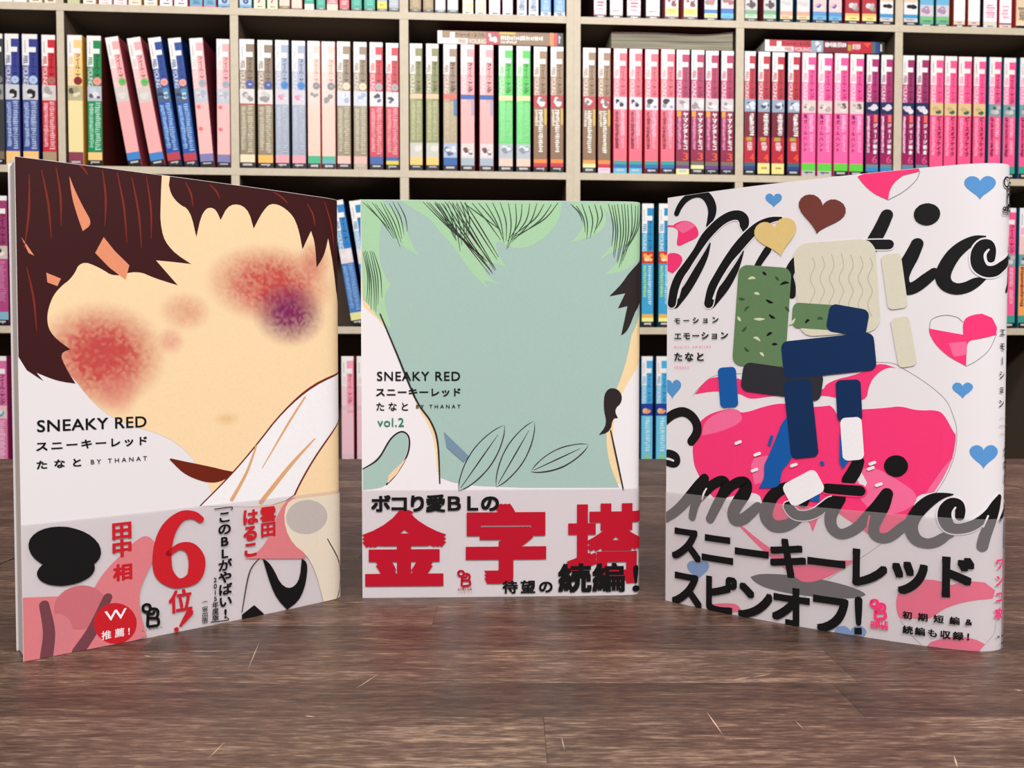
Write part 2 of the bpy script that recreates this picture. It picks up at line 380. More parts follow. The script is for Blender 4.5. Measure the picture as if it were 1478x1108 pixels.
ART = {
 'left': [
('poly',CP,'peach',0,[(0.1,182.4),(53.3,182.5),(128.8,183.4),(129.2,106.9),(129.3,42.1),(71.2,47.6),(67.3,57.1),(61.5,68.6),(54.9,76.0),(46.6,80.8),(37.7,83.7),(29.9,87.8),(23.2,94.5),(17.6,102.9),(12.1,109.2),(5.9,113.6),(-0.9,117.1)]),
('soft',CP,'blush',(27.7,111.09),(24.0,21.3),1.1),
('soft',CP,'blush',(95.38,141.64),(30.3,17.8),1.0),
('soft',CP,'bruise',(103.17,129.38),(18.0,14.8),1.0),
('soft',CP,'blush',(58.39,128.79),(10.8,8.3),0.45),
('soft',CP,'blush',(115.15,153.63),(8.6,9.7),0.6),
('soft',CP,'blush2',(32.63,97.09),(8.4,10.3),0.6),
('soft',CP,'gold',(74.67,84.91),(6.1,3.0),0.5),
('soft',CP,'rose',(52.6,116.98),(5.8,5.8),0.6),
('poly',CP,'maroon',0,[(-0.1,183.0),(50.1,183.5),(49.5,174.3),(49.1,160.0),(53.0,152.7),(60.9,147.9),(52.9,148.3),(47.4,148.4),(52.9,142.1),(55.6,139.1),(47.3,141.2),(40.2,144.1),(32.3,140.8),(27.3,144.2),(20.7,146.5),(18.1,140.0),(13.2,135.7),(10.4,130.6),(9.1,123.5),(11.0,118.1),(16.9,113.3),(13.3,111.9),(15.2,106.5),(18.4,100.6),(12.4,101.6),(5.7,104.8),(8.0,101.6),(2.7,105.7),(-0.5,111.8)]),
('poly',CP,'maroon',0,[(53.3,183.4),(129.2,184.9),(129.2,133.7),(126.7,140.2),(124.1,154.3),(121.9,164.0),(119.9,156.1),(116.0,150.4),(115.4,161.2),(113.4,166.4),(109.2,157.9),(107.2,167.8),(103.5,173.8),(95.7,177.0),(91.3,173.2),(86.9,164.7),(84.3,173.6),(76.6,174.2),(72.9,166.8),(70.5,172.0),(65.6,170.2),(63.0,158.9),(60.7,169.7),(56.0,171.3),(52.3,176.6)]),
('poly',CP,'orange',0,[(17.4,177.2),(19.4,171.6),(22.2,165.6),(25.0,160.4),(21.6,157.4),(19.9,162.7),(18.1,169.6)]),
('poly',CP,'orange',0,[(28.7,155.8),(32.4,151.0),(37.6,145.8),(36.2,140.1),(30.6,144.4),(25.7,149.6)]),
('poly',CP,'orange',0,[(9.4,141.2),(14.1,139.3),(12.9,136.5),(9.7,137.7)]),
('poly',CP,'orange',0,[(1.7,153.4),(4.1,149.6),(5.6,147.1),(3.9,147.9)]),
('stroke',CP,'rust',[(4.54,175.94,0.13),(4.19,162.81,0.35),(2.61,149.57,0.09)],(0.0,'paper')),
('stroke',CP,'rust',[(8.42,178.21,0.13),(10.42,166.13,0.35),(11.18,153.81,0.09)],(0.0,'paper')),
('stroke',CP,'rust',[(13.14,179.74,0.13),(14.41,169.25,0.36),(14.42,158.56,0.09)],(0.0,'paper')),
('stroke',CP,'rust',[(28.64,180.99,0.14),(29.59,170.59,0.37),(29.2,159.99,0.09)],(0.0,'paper')),
('stroke',CP,'rust',[(33.73,180.77,0.14),(35.98,167.63,0.37),(36.85,154.21,0.09)],(0.0,'paper')),
('stroke',CP,'rust',[(38.92,179.62,0.14),(41.22,166.33,0.38),(42.11,152.78,0.09)],(0.0,'paper')),
('stroke',CP,'rust',[(44.24,180.34,0.14),(45.71,168.71,0.38),(45.75,156.87,0.09)],(0.0,'paper')),
('stroke',CP,'rust',[(3.27,142.63,0.13),(5.25,131.32,0.35),(6.0,119.88,0.09)],(0.0,'paper')),
('stroke',CP,'rust',[(23.61,178.49,0.14),(21.84,180.95,0.36),(18.78,183.22,0.09)],(0.0,'paper')),
('stroke',CP,'rust',[(111.76,178.01,0.16),(114.47,173.51,0.43),(115.27,168.75,0.11)],(0.0,'paper')),
('stroke',CP,'rust',[(120.16,180.13,0.16),(123.7,169.68,0.44),(125.41,158.91,0.11)],(0.0,'paper')),
('stroke',CP,'rust',[(95.74,181.21,0.16),(99.97,179.16,0.42),(102.44,176.85,0.1)],(0.0,'paper')),
('stroke',CP,'rust',[(58.98,180.39,0.15),(61.12,175.81,0.39),(61.73,171.01,0.1)],(0.0,'paper')),
('stroke',CP,'rust',[(68.65,180.69,0.15),(71.4,178.08,0.4),(72.57,175.25,0.1)],(0.0,'paper')),
('stroke',CP,'umber',[(52.04,69.79,0.4),(59.58,65.26,2.63),(69.37,61.92,3.03),(77.52,62.22,0.4)],(0.0,'paper')),
('poly',CP,'rustline',0,[(129.2,104.3),(113.7,99.1),(98.4,86.9),(87.3,73.8),(76.4,62.1),(63.0,50.0),(102.2,45.0),(109.3,58.2),(120.3,72.7),(129.2,82.3)]),
('poly',CP,'white',0,[(129.2,103.4),(114.7,98.2),(99.3,86.8),(88.2,73.8),(76.4,61.2),(63.7,49.9),(101.3,45.1),(108.4,58.3),(119.3,72.8),(129.2,83.2)]),
('stroke',CP,'tan',[(109.88,92.91,0.43),(101.61,81.44,0.53),(89.73,63.24,0.21)],(0.0,'paper')),
('stroke',CP,'tan',[(87.12,72.83,0.41),(82.75,61.76,0.62),(76.38,51.07,0.83)],(0.0,'paper')),
('stroke',CP,'tan',[(114.52,74.21,0.32),(102.6,63.21,0.86),(89.05,48.64,1.07)],(0.0,'paper')),
('text','cover_lettering','ink','SNEAKY RED',(5.61,83.1,43.09,87.5),'h',0.35),
('text','cover_lettering','ink','スニーキーレッド',(5.19,76.09,43.17,79.55),'h',0.7),
('text','cover_lettering','ink','たなと',(5.25,69.59,19.84,72.72),'h',0.7),
('text','cover_lettering','ink','BY THANAT',(23.11,70.09,43.07,71.8),'h',0.2),
('poly','band_picture','bandpink',0,[(-0.4,23.6),(22.2,20.6),(26.5,28.3),(33.5,34.7),(38.9,39.7),(43.4,41.0),(46.9,34.7),(42.3,25.8),(38.6,16.7),(42.0,0.7),(34.8,-0.2),(-0.0,-1.2)]),
('poly','band_picture','bandpink',0,[(86.6,26.9),(92.1,32.4),(99.0,48.5),(107.1,49.2),(106.4,36.9),(109.3,21.2),(81.3,25.6)]),
('poly','band_picture','bandcream',0,[(99.0,48.5),(110.7,48.3),(129.0,48.3),(129.1,-2.2),(118.7,-1.9),(112.8,20.6),(100.0,31.3)]),
('poly','band_picture','ink',0,[(26.1,35.7),(25.5,34.0),(24.3,32.6),(22.6,31.5),(20.5,30.8),(18.1,30.6),(15.4,30.8),(12.7,31.4),(10.1,32.4),(7.7,33.8),(5.7,35.4),(4.0,37.2),(2.9,39.1),(2.3,41.0),(2.2,42.8),(2.7,44.5),(3.8,45.9),(5.4,47.0),(7.4,47.7),(9.7,48.0),(12.3,47.9),(15.0,47.4),(17.6,46.4),(20.1,45.1),(22.3,43.5),(24.1,41.6),(25.4,39.6),(26.0,37.6)]),
('poly','band_picture','ink',0,[(23.9,31.2),(23.8,29.9),(23.2,28.7),(22.2,27.6),(20.7,26.8),(18.9,26.1),(16.9,25.7),(14.7,25.6),(12.6,25.7),(10.5,26.2),(8.7,26.8),(7.1,27.7),(5.9,28.7),(5.1,29.9),(4.7,31.1),(4.8,32.3),(5.4,33.4),(6.4,34.5),(7.8,35.4),(9.5,36.0),(11.4,36.5),(13.6,36.6),(15.7,36.5),(17.8,36.1),(19.7,35.5),(21.4,34.6),(22.7,33.6),(23.6,32.4)]),
('poly','band_picture','bandrose',0,[(27.9,16.7),(28.0,14.8),(27.6,12.9),(26.7,11.3),(25.4,9.9),(23.8,8.9),(22.0,8.3),(20.0,8.1),(18.0,8.3),(16.0,8.9),(14.2,9.9),(12.7,11.2),(11.4,12.8),(10.5,14.6),(10.1,16.4),(10.0,18.2),(10.4,20.0),(11.2,21.6),(12.4,22.9),(14.0,24.0),(15.7,24.6),(17.7,24.9),(19.7,24.8),(21.7,24.2),(23.5,23.2),(25.2,21.9),(26.5,20.4),(27.4,18.6)]),
('poly','band_picture','bandrose2',0,[(16.1,4.9),(15.7,3.1),(14.9,1.5),(14.0,0.2),(12.9,-0.7),(11.7,-1.2),(10.4,-1.3),(9.2,-1.0),(8.0,-0.3),(6.9,0.7),(6.1,2.1),(5.5,3.7),(5.1,5.5),(5.0,7.4),(5.2,9.3),(5.6,11.1),(6.3,12.6),(7.2,13.9),(8.3,14.9),(9.5,15.5),(10.8,15.6),(12.0,15.4),(13.2,14.7),(14.3,13.6),(15.2,12.2),(15.8,10.5),(16.2,8.7),(16.3,6.8)]),
('stroke','band_picture','bandmauve',[(28.16,18.64,1.67),(22.92,7.44,2.05),(17.84,0.13,2.23)],(0.0,'paper')),
('stroke','band_picture','bandmauve',[(6.85,19.67,1.63),(8.28,9.44,1.99),(7.36,0.56,2.17)],(0.0,'paper')),
('poly','band_picture','bandgrey',0,[(120.2,39.7),(120.2,37.9),(119.7,36.3),(118.6,34.8),(117.2,33.6),(115.4,32.7),(113.3,32.1),(111.1,31.9),(108.8,32.2),(106.6,32.8),(104.6,33.7),(102.9,34.9),(101.6,36.4),(100.6,38.0),(100.2,39.7),(100.2,41.3),(100.7,42.9),(101.6,44.4),(103.0,45.6),(104.7,46.5),(106.7,47.1),(108.9,47.3),(111.2,47.2),(113.4,46.6),(115.5,45.7),(117.2,44.5),(118.7,43.1),(119.7,41.4)]),
('poly','band_picture','ink',0,[(89.3,24.4),(93.1,21.7),(98.7,9.0),(106.2,10.3),(107.5,21.5),(111.0,18.7),(107.9,4.0),(100.3,0.1),(94.1,7.7)]),
('poly','band_picture','ink',0,[(80.0,2.0),(85.4,5.1),(89.1,1.2),(90.7,-1.1),(80.0,-1.5)]),
('stroke','band_picture','inkline',[(87.74,24.7,0.21),(83.4,19.12,0.31),(80.06,3.07,0.21)],(0.0,'paper')),
('stroke','band_picture','inkline',[(120.26,28.41,0.23),(128.74,10.98,0.34),(123.97,-2.5,0.23)],(0.0,'paper')),
('poly','band_lettering','red',0,[(38.4,6.7),(38.2,4.9),(37.6,3.3),(36.7,2.0),(35.4,1.0),(34.0,0.3),(32.3,0.1),(30.6,0.3),(28.9,0.8),(27.4,1.7),(26.0,3.0),(24.8,4.4),(23.9,6.1),(23.4,7.9),(23.2,9.7),(23.5,11.4),(24.0,12.9),(24.9,14.2),(26.1,15.3),(27.6,15.9),(29.1,16.2),(30.8,16.1),(32.5,15.6),(34.1,14.7),(35.6,13.5),(36.8,12.0),(37.7,10.3),(38.3,8.5)]),
('text','band_lettering','white','W',(27.02,9.64,34.86,13.45),'h',0.2),
('text','band_lettering','white','推薦!',(25.81,2.64,35.82,6.01),'h',0.3),
('text','band_lettering','red','田中',(30.07,33.4,36.96,46.88),'v',1),
('text','band_lettering','red','相',(30.13,24.34,37.02,30.94),'v',1),
('text','band_lettering','red','雲田',(88.37,33.42,95.41,46.45),'v',1),
('text','band_lettering','red','はるこ',(80.92,26.17,87.51,46.1),'v',1),
('stroke','band_lettering','red',[(63.23,44.49,1.37),(60.34,46.63,1.57),(55.54,46.6,2.16),(50.78,42.08,3.14),(48.37,34.59,3.53),(48.54,25.78,3.53),(52.41,20.74,2.35),(56.18,19.81,1.96),(60.54,21.87,3.14),(61.58,27.71,3.33),(59.22,33.05,2.35),(54.93,34.65,1.37),(50.67,32.31,1.18)],(0.0,'paper')),
('text','band_lettering','red','位',(50.38,8.02,59.62,17.23),'h',0.6),
('stroke','band_lettering','red',[(58.44,7.07,1.49),(56.49,4.66,1.0),(54.84,2.5,0.5)],(0.0,'paper')),
('poly','band_lettering','red',0,[(54.2,1.1),(54.2,0.9),(54.1,0.7),(54.0,0.5),(53.8,0.4),(53.7,0.3),(53.5,0.3),(53.3,0.3),(53.0,0.4),(52.8,0.5),(52.7,0.6),(52.5,0.8),(52.4,1.0),(52.3,1.2),(52.3,1.5),(52.3,1.7),(52.4,1.9),(52.5,2.0),(52.7,2.2),(52.9,2.2),(53.1,2.3),(53.3,2.3),(53.5,2.2),(53.7,2.1),(53.9,1.9),(54.0,1.7),(54.1,1.5),(54.2,1.3)]),
('text','band_lettering','ink','このBLがやばい!',(70.24,1.93,76.02,46.2),'v',0.7),
('text','band_lettering','ink','2015年度版',(67.52,1.86,70.23,19.66),'v',0.5),
('text','band_lettering','ink','(宙出版)',(63.35,1.49,65.82,10.7),'v',0.3),
('stroke','band_lettering','ink',[(68.92,48.04,0.2),(75.93,48.05,0.2),(75.92,47.03,0.2)],(0.0,'paper')),
('stroke','band_lettering','ink',[(66.92,1.57,0.2),(73.8,1.01,0.2),(73.81,2.03,0.2)],(0.0,'paper')),
('stroke','band_emblem~1','ink',[(40.89,13.11,0.56),(41.73,13.53,0.56),(43.0,13.11,0.56),(43.41,11.87,0.56),(42.97,10.6,0.56),(41.7,10.64,0.56),(40.86,11.38,0.56),(40.74,12.37,0.56),(40.89,13.11,0.56)],(0,'paper')),
('stroke','band_emblem~1','ink',[(42.54,10.48,0.56),(42.52,8.16,0.56),(42.48,4.97,0.56),(44.32,4.51,0.56),(46.17,4.53,0.56),(46.48,5.83,0.56),(46.06,7.09,0.56),(44.35,7.61,0.56),(42.65,7.94,0.56)],(0,'paper')),
('stroke','band_emblem~1','ink',[(43.69,11.43,0.56),(45.39,11.11,0.56),(46.24,9.98,0.56),(46.08,8.25,0.56),(45.35,7.61,0.56)],(0,'paper')),
('stroke','band_emblem~1','ink',[(42.82,9.65,0.56),(44.37,9.36,0.56),(44.81,10.05,0.56)],(0,'paper')),
('text','band_lettering','ink','onBLUE',(40.24,3.2,47.72,3.63),'h',0.7),
('text','band_lettering','ink','comics',(40.39,1.04,47.88,1.25),'h',0.3),
 ],
 'mid': [
('poly',CP,'cream2',0,[(-0.0,141.7),(1.0,134.0),(12.5,123.5),(18.3,106.1),(24.8,88.7),(31.5,78.1),(33.9,67.4),(34.4,52.8),(120.3,52.2),(115.8,67.0),(115.3,81.7),(120.2,96.3),(130.6,111.0),(130.4,183.6),(0.1,181.8)]),
('poly',CP,'sage',0,[(0.1,182.3),(130.7,182.5),(130.6,134.6),(124.1,120.7),(121.1,106.1),(115.2,91.5),(111.9,76.8),(113.4,62.1),(118.4,50.3),(36.3,50.8),(35.4,62.5),(34.4,72.2),(31.5,81.0),(24.8,90.7),(20.0,100.3),(16.2,111.0),(12.4,121.6),(7.7,130.2),(0.8,138.8)]),
('poly',CP,'sage',0,[(0.4,59.7),(6.4,63.5),(12.2,71.3),(16.1,75.9),(19.0,76.6),(21.5,73.2),(20.9,67.4),(17.0,59.6),(12.2,55.7),(10.7,50.9),(0.4,49.9)]),
('stroke',CP,'dark',[(0.46,59.51,0.29),(7.41,64.04,0.39),(13.24,73.24,0.39),(18.26,76.53,0.39),(21.53,73.7,0.39),(20.92,66.43,0.39),(16.06,57.7,0.39),(11.22,52.37,0.39)],(0.0,'paper')),
('poly',CP,'peach2',0,[(11.7,52.8),(16.0,57.2),(20.4,64.4),(18.2,62.3),(12.2,56.7)]),
('poly',CP,'mint',0,[(0.1,182.3),(8.9,182.1),(17.5,175.2),(25.1,158.1),(26.5,156.6),(17.4,161.9),(11.7,169.5),(9.3,171.4),(7.8,156.1),(11.6,145.6),(14.0,143.7),(9.6,137.9),(13.9,123.5),(7.7,128.3),(3.9,134.0),(0.8,136.9)]),
('poly',CP,'mint',0,[(17.5,182.1),(47.2,182.1),(60.6,181.8),(91.6,181.7),(90.6,172.8),(81.9,163.1),(70.3,159.2),(62.6,164.0),(60.6,161.1),(65.9,151.5),(59.7,154.4),(54.8,149.5),(63.0,143.8),(55.8,145.7),(57.7,141.8),(50.0,149.5),(45.2,156.2),(41.4,162.0),(35.6,167.7),(31.8,173.4),(25.1,177.2)]),
('poly',CP,'mint',0,[(109.1,181.4),(130.7,182.2),(130.5,157.2),(119.9,149.8),(111.6,148.6),(118.0,154.7),(121.9,163.4),(108.7,155.1),(115.0,162.4),(118.9,169.2),(113.0,175.9)]),
('poly',CP,'mint',0,[(94.5,181.5),(110.0,181.2),(113.0,172.0),(107.2,166.2),(95.5,163.0),(101.3,169.0),(102.3,175.8)]),
('stroke',CP,'darkgreen',[(1.09,180.77,0.11),(7.64,174.48,0.25),(13.67,168.02,0.08)],(0.0,'paper')),
('stroke',CP,'darkgreen',[(2.87,180.16,0.11),(9.17,172.77,0.25),(14.84,164.6,0.08)],(0.0,'paper')),
('stroke',CP,'darkgreen',[(5.31,180.68,0.11),(10.89,172.79,0.25),(15.47,164.62,0.08)],(0.0,'paper')),
('stroke',CP,'darkgreen',[(6.76,180.06,0.11),(12.05,172.7,0.25),(16.17,164.43,0.08)],(0.0,'paper')),
('stroke',CP,'darkgreen',[(9.18,180.78,0.11),(14.14,170.87,0.25),(17.8,160.76,0.08)],(0.0,'paper')),
('stroke',CP,'darkgreen',[(10.69,180.15,0.11),(15.31,171.72,0.25),(18.44,162.46,0.08)],(0.0,'paper')),
('stroke',CP,'darkgreen',[(13.04,180.34,0.11),(16.81,172.69,0.25),(18.66,164.37,0.08)],(0.0,'paper')),
('stroke',CP,'darkgreen',[(14.66,180.9,0.11),(18.17,173.66,0.25),(19.61,166.32,0.08)],(0.0,'paper')),
('stroke',CP,'darkgreen',[(16.9,180.72,0.11),(20.16,174.25,0.25),(21.24,167.48,0.08)],(0.0,'paper')),
('stroke',CP,'darkgreen',[(1.01,158.16,0.11),(3.15,147.25,0.25),(2.57,135.49,0.08)],(0.0,'paper')),
('stroke',CP,'darkgreen',[(1.58,158.56,0.11),(3.87,146.83,0.25),(3.5,134.66,0.08)],(0.0,'paper')),
('stroke',CP,'darkgreen',[(2.19,158.94,0.12),(4.62,145.47,0.25),(4.48,131.92,0.08)],(0.0,'paper')),
('stroke',CP,'darkgreen',[(2.98,158.47,0.12),(5.69,145.53,0.25),(5.97,132.05,0.08)],(0.0,'paper')),
('stroke',CP,'darkgreen',[(4.18,158.8,0.12),(6.73,145.12,0.25),(6.76,131.22,0.08)],(0.0,'paper')),
('stroke',CP,'darkgreen',[(5.01,158.72,0.12),(7.62,146.78,0.25),(7.73,134.54,0.08)],(0.0,'paper')),
('stroke',CP,'darkgreen',[(5.84,158.46,0.12),(8.82,148.34,0.25),(9.49,137.66,0.08)],(0.0,'paper')),
('stroke',CP,'dark',[(28.36,181.04,0.11),(40.87,168.69,0.25),(55.88,156.07,0.08)],(0.0,'paper')),
('stroke',CP,'dark',[(30.0,180.95,0.11),(42.33,167.83,0.25),(57.08,154.36,0.08)],(0.0,'paper')),
('stroke',CP,'dark',[(31.29,180.61,0.12),(43.28,167.69,0.25),(57.52,154.06,0.08)],(0.0,'paper')),
('stroke',CP,'dark',[(33.58,180.37,0.12),(45.13,165.85,0.25),(58.7,150.35,0.08)],(0.0,'paper')),
('stroke',CP,'dark',[(34.65,180.55,0.11),(45.71,164.89,0.25),(58.54,148.41,0.08)],(0.0,'paper')),
('stroke',CP,'dark',[(36.69,180.52,0.11),(47.49,165.03,0.25),(59.91,148.7,0.08)],(0.0,'paper')),
('stroke',CP,'dark',[(38.35,181.19,0.11),(48.38,165.38,0.25),(59.66,149.38,0.08)],(0.0,'paper')),
('stroke',CP,'dark',[(40.16,181.32,0.11),(50.08,166.12,0.25),(61.17,150.87,0.08)],(0.0,'paper')),
('stroke',CP,'dark',[(41.65,180.99,0.12),(50.85,165.78,0.25),(60.86,150.17,0.08)],(0.0,'paper')),
('stroke',CP,'dark',[(43.58,180.94,0.12),(52.22,165.93,0.25),(61.39,150.46,0.08)],(0.0,'paper')),
('stroke',CP,'dark',[(45.26,181.2,0.12),(53.47,168.24,0.25),(61.97,155.08,0.08)],(0.0,'paper')),
('stroke',CP,'dark',[(47.37,180.9,0.12),(55.02,168.8,0.25),(62.69,156.18,0.08)],(0.0,'paper')),
('stroke',CP,'darkgreen',[(47.04,180.48,0.12),(55.22,174.68,0.25),(63.67,168.36,0.08)],(0.0,'paper')),
('stroke',CP,'darkgreen',[(50.69,180.55,0.12),(57.35,172.59,0.25),(63.51,164.15,0.08)],(0.0,'paper')),
('stroke',CP,'darkgreen',[(53.54,180.62,0.12),(59.27,173.98,0.25),(64.03,166.92,0.08)],(0.0,'paper')),
('stroke',CP,'darkgreen',[(56.8,180.57,0.12),(61.66,172.03,0.25),(65.1,162.99,0.08)],(0.0,'paper')),
('stroke',CP,'darkgreen',[(59.89,180.87,0.12),(63.43,172.73,0.25),(64.89,164.36,0.08)],(0.0,'paper')),
('stroke',CP,'darkgreen',[(63.3,181.04,0.11),(65.97,172.5,0.25),(66.12,163.87,0.08)],(0.0,'paper')),
('stroke',CP,'darkgreen',[(67.1,180.73,0.12),(68.32,170.44,0.25),(66.29,159.72,0.08)],(0.0,'paper')),
('stroke',CP,'darkgreen',[(70.34,180.43,0.12),(70.52,170.84,0.25),(66.91,160.49,0.08)],(0.0,'paper')),
('stroke',CP,'darkgreen',[(73.3,180.33,0.12),(72.24,172.4,0.25),(66.78,163.61,0.08)],(0.0,'paper')),
('stroke',CP,'darkgreen',[(76.88,180.56,0.12),(74.98,172.62,0.25),(68.26,164.02,0.08)],(0.0,'paper')),
('stroke',CP,'darkgreen',[(80.07,180.71,0.12),(76.97,172.16,0.25),(68.46,163.07,0.08)],(0.0,'paper')),
('stroke',CP,'darkgreen',[(83.24,180.36,0.12),(79.1,173.67,0.25),(69.03,166.06,0.08)],(0.0,'paper')),
('stroke',CP,'darkgreen',[(86.75,180.35,0.12),(81.13,172.78,0.25),(68.84,164.24,0.08)],(0.0,'paper')),
('stroke',CP,'darkgreen',[(89.8,181.18,0.12),(83.16,173.37,0.25),(69.32,165.41,0.08)],(0.0,'paper')),
('stroke',CP,'darkgreen',[(95.86,180.42,0.12),(99.49,176.65,0.25),(101.05,172.69,0.08)],(0.0,'paper')),
('stroke',CP,'darkgreen',[(98.32,179.71,0.12),(101.47,174.19,0.25),(102.31,167.75,0.08)],(0.0,'paper')),
('stroke',CP,'darkgreen',[(100.71,180.61,0.12),(103.2,172.71,0.25),(103.02,164.76,0.08)],(0.0,'paper')),
('stroke',CP,'darkgreen',[(103.95,179.9,0.12),(105.74,172.95,0.25),(104.52,165.21,0.08)],(0.0,'paper')),
('stroke',CP,'darkgreen',[(106.68,180.48,0.12),(108.12,173.99,0.25),(106.38,167.27,0.08)],(0.0,'paper')),
('stroke',CP,'darkgreen',[(109.25,179.95,0.12),(110.1,175.14,0.25),(107.48,169.54,0.08)],(0.0,'paper')),
('stroke',CP,'darkgreen',[(112.99,180.7,0.12),(115.2,171.07,0.25),(114.58,161.36,0.08)],(0.0,'paper')),
('stroke',CP,'darkgreen',[(114.6,180.17,0.12),(116.43,168.88,0.25),(115.24,156.96,0.08)],(0.0,'paper')),
('stroke',CP,'darkgreen',[(115.76,180.26,0.12),(117.34,168.5,0.25),(115.78,156.18,0.08)],(0.0,'paper')),
('stroke',CP,'darkgreen',[(117.18,180.7,0.12),(118.69,167.82,0.25),(117.03,154.8,0.08)],(0.0,'paper')),
('stroke',CP,'darkgreen',[(119.11,180.5,0.12),(119.92,167.33,0.25),(117.18,153.79,0.08)],(0.0,'paper')),
('stroke',CP,'darkgreen',[(120.4,180.73,0.12),(121.03,166.42,0.25),(118.0,151.94,0.08)],(0.0,'paper')),
('stroke',CP,'darkgreen',[(121.84,180.36,0.12),(122.24,167.18,0.25),(118.84,153.42,0.08)],(0.0,'paper')),
('stroke',CP,'darkgreen',[(123.66,180.85,0.12),(123.74,168.01,0.25),(119.8,155.02,0.08)],(0.0,'paper')),
('stroke',CP,'darkgreen',[(125.7,180.21,0.12),(124.89,169.56,0.25),(119.7,158.01,0.08)],(0.0,'paper')),
('stroke',CP,'darkgreen',[(127.16,180.31,0.12),(126.33,170.49,0.25),(121.1,159.71,0.08)],(0.0,'paper')),
('stroke',CP,'darkgreen',[(130.15,181.3,0.12),(127.39,170.53,0.25),(121.02,159.61,0.08)],(0.0,'paper')),
('stroke',CP,'darkgreen',[(33.83,181.09,0.11),(38.78,173.08,0.25),(42.38,165.04,0.08)],(0.0,'paper')),
('stroke',CP,'darkgreen',[(35.57,180.42,0.11),(40.04,172.69,0.25),(42.93,164.25,0.08)],(0.0,'paper')),
('stroke',CP,'darkgreen',[(37.62,180.31,0.11),(41.44,172.34,0.25),(43.35,163.54,0.08)],(0.0,'paper')),
('stroke',CP,'darkgreen',[(39.44,180.53,0.11),(43.23,170.11,0.25),(45.1,159.06,0.08)],(0.0,'paper')),
('stroke',CP,'darkgreen',[(41.61,180.27,0.12),(44.85,171.41,0.25),(45.88,161.65,0.08)],(0.0,'paper')),
('stroke',CP,'darkgreen',[(43.36,180.33,0.11),(46.43,172.25,0.25),(47.2,163.32,0.08)],(0.0,'paper')),
('stroke',CP,'darkgreen',[(45.53,181.03,0.12),(47.98,172.82,0.25),(47.81,164.45,0.08)],(0.0,'paper')),
('stroke',CP,'darkgreen',[(47.44,181.05,0.12),(49.39,173.23,0.25),(48.49,165.25,0.08)],(0.0,'paper')),
('poly',CP,'black2',0,[(130.7,157.2),(122.9,149.9),(119.0,144.0),(113.6,138.7),(121.0,140.2),(117.6,133.2),(122.0,134.3),(119.1,120.7),(122.1,122.7),(125.7,131.5),(130.6,138.6)]),
('poly',CP,'black2',0,[(111.8,96.3),(118.2,96.3),(120.2,90.4),(115.8,86.5),(117.7,82.6),(115.3,82.6),(114.3,76.3),(108.9,74.8),(112.8,79.7),(110.8,87.5)]),
('stroke',CP,'dark',[(8.69,130.25,0.29),(16.29,111.97,0.39),(24.87,91.2,0.39),(31.59,81.01,0.39),(34.66,71.3,0.39),(35.58,52.81,0.29)],(0.0,'paper')),
('stroke',CP,'dark',[(114.36,76.79,0.3),(117.37,63.05,0.39),(120.4,49.25,0.3)],(0.0,'paper')),
('poly',CP,'dark',0,[(44.2,49.1),(47.7,50.4),(50.5,52.3),(53.0,54.2),(55.3,56.4),(57.4,58.7),(59.3,61.1),(60.9,63.7),(62.4,66.5),(63.6,69.4),(64.6,72.4),(65.4,75.6),(65.4,79.4),(65.3,79.5),(61.8,78.2),(59.0,76.3),(56.5,74.4),(54.2,72.2),(52.1,70.0),(50.2,67.5),(48.6,64.9),(47.1,62.2),(45.9,59.2),(44.9,56.2),(44.1,53.0),(44.1,49.2)]),
('poly',CP,'sage',0,[(44.2,49.2),(47.3,50.7),(50.1,52.5),(52.6,54.5),(54.9,56.7),(57.0,58.9),(58.9,61.4),(60.5,64.0),(62.0,66.7),(63.2,69.7),(64.2,72.7),(65.0,75.9),(65.3,79.4),(65.3,79.4),(62.2,77.9),(59.4,76.1),(56.9,74.1),(54.6,72.0),(52.5,69.7),(50.6,67.2),(49.0,64.6),(47.5,61.9),(46.3,59.0),(45.3,55.9),(44.5,52.7),(44.2,49.2)]),
('stroke',CP,'dark',[(45.26,50.74,0.15),(54.79,64.36,0.29),(62.21,74.94,0.1)],(0.0,'paper')),
('poly',CP,'dark',0,[(61.6,51.0),(64.8,52.5),(67.2,54.5),(69.4,56.6),(71.4,58.8),(73.2,61.1),(74.8,63.6),(76.1,66.2),(77.3,68.9),(78.2,71.7),(78.9,74.7),(79.4,77.8),(79.1,81.3),(79.0,81.4),(75.8,79.9),(73.4,77.9),(71.2,75.8),(69.2,73.6),(67.4,71.3),(65.8,68.8),(64.5,66.2),(63.4,63.5),(62.4,60.6),(61.7,57.7),(61.2,54.6),(61.5,51.1)]),
('poly',CP,'sage',0,[(61.5,51.0),(64.4,52.7),(66.8,54.7),(69.0,56.8),(71.0,59.0),(72.8,61.4),(74.4,63.8),(75.7,66.4),(76.8,69.1),(77.8,72.0),(78.5,74.9),(79.0,78.0),(79.1,81.4),(79.1,81.4),(76.2,79.6),(73.8,77.7),(71.6,75.6),(69.6,73.3),(67.8,71.0),(66.3,68.6),(64.9,66.0),(63.8,63.2),(62.9,60.4),(62.1,57.4),(61.6,54.4),(61.5,51.0)]),
('stroke',CP,'dark',[(62.46,52.58,0.15),(70.35,66.24,0.29),(76.48,76.85,0.1)],(0.0,'paper')),
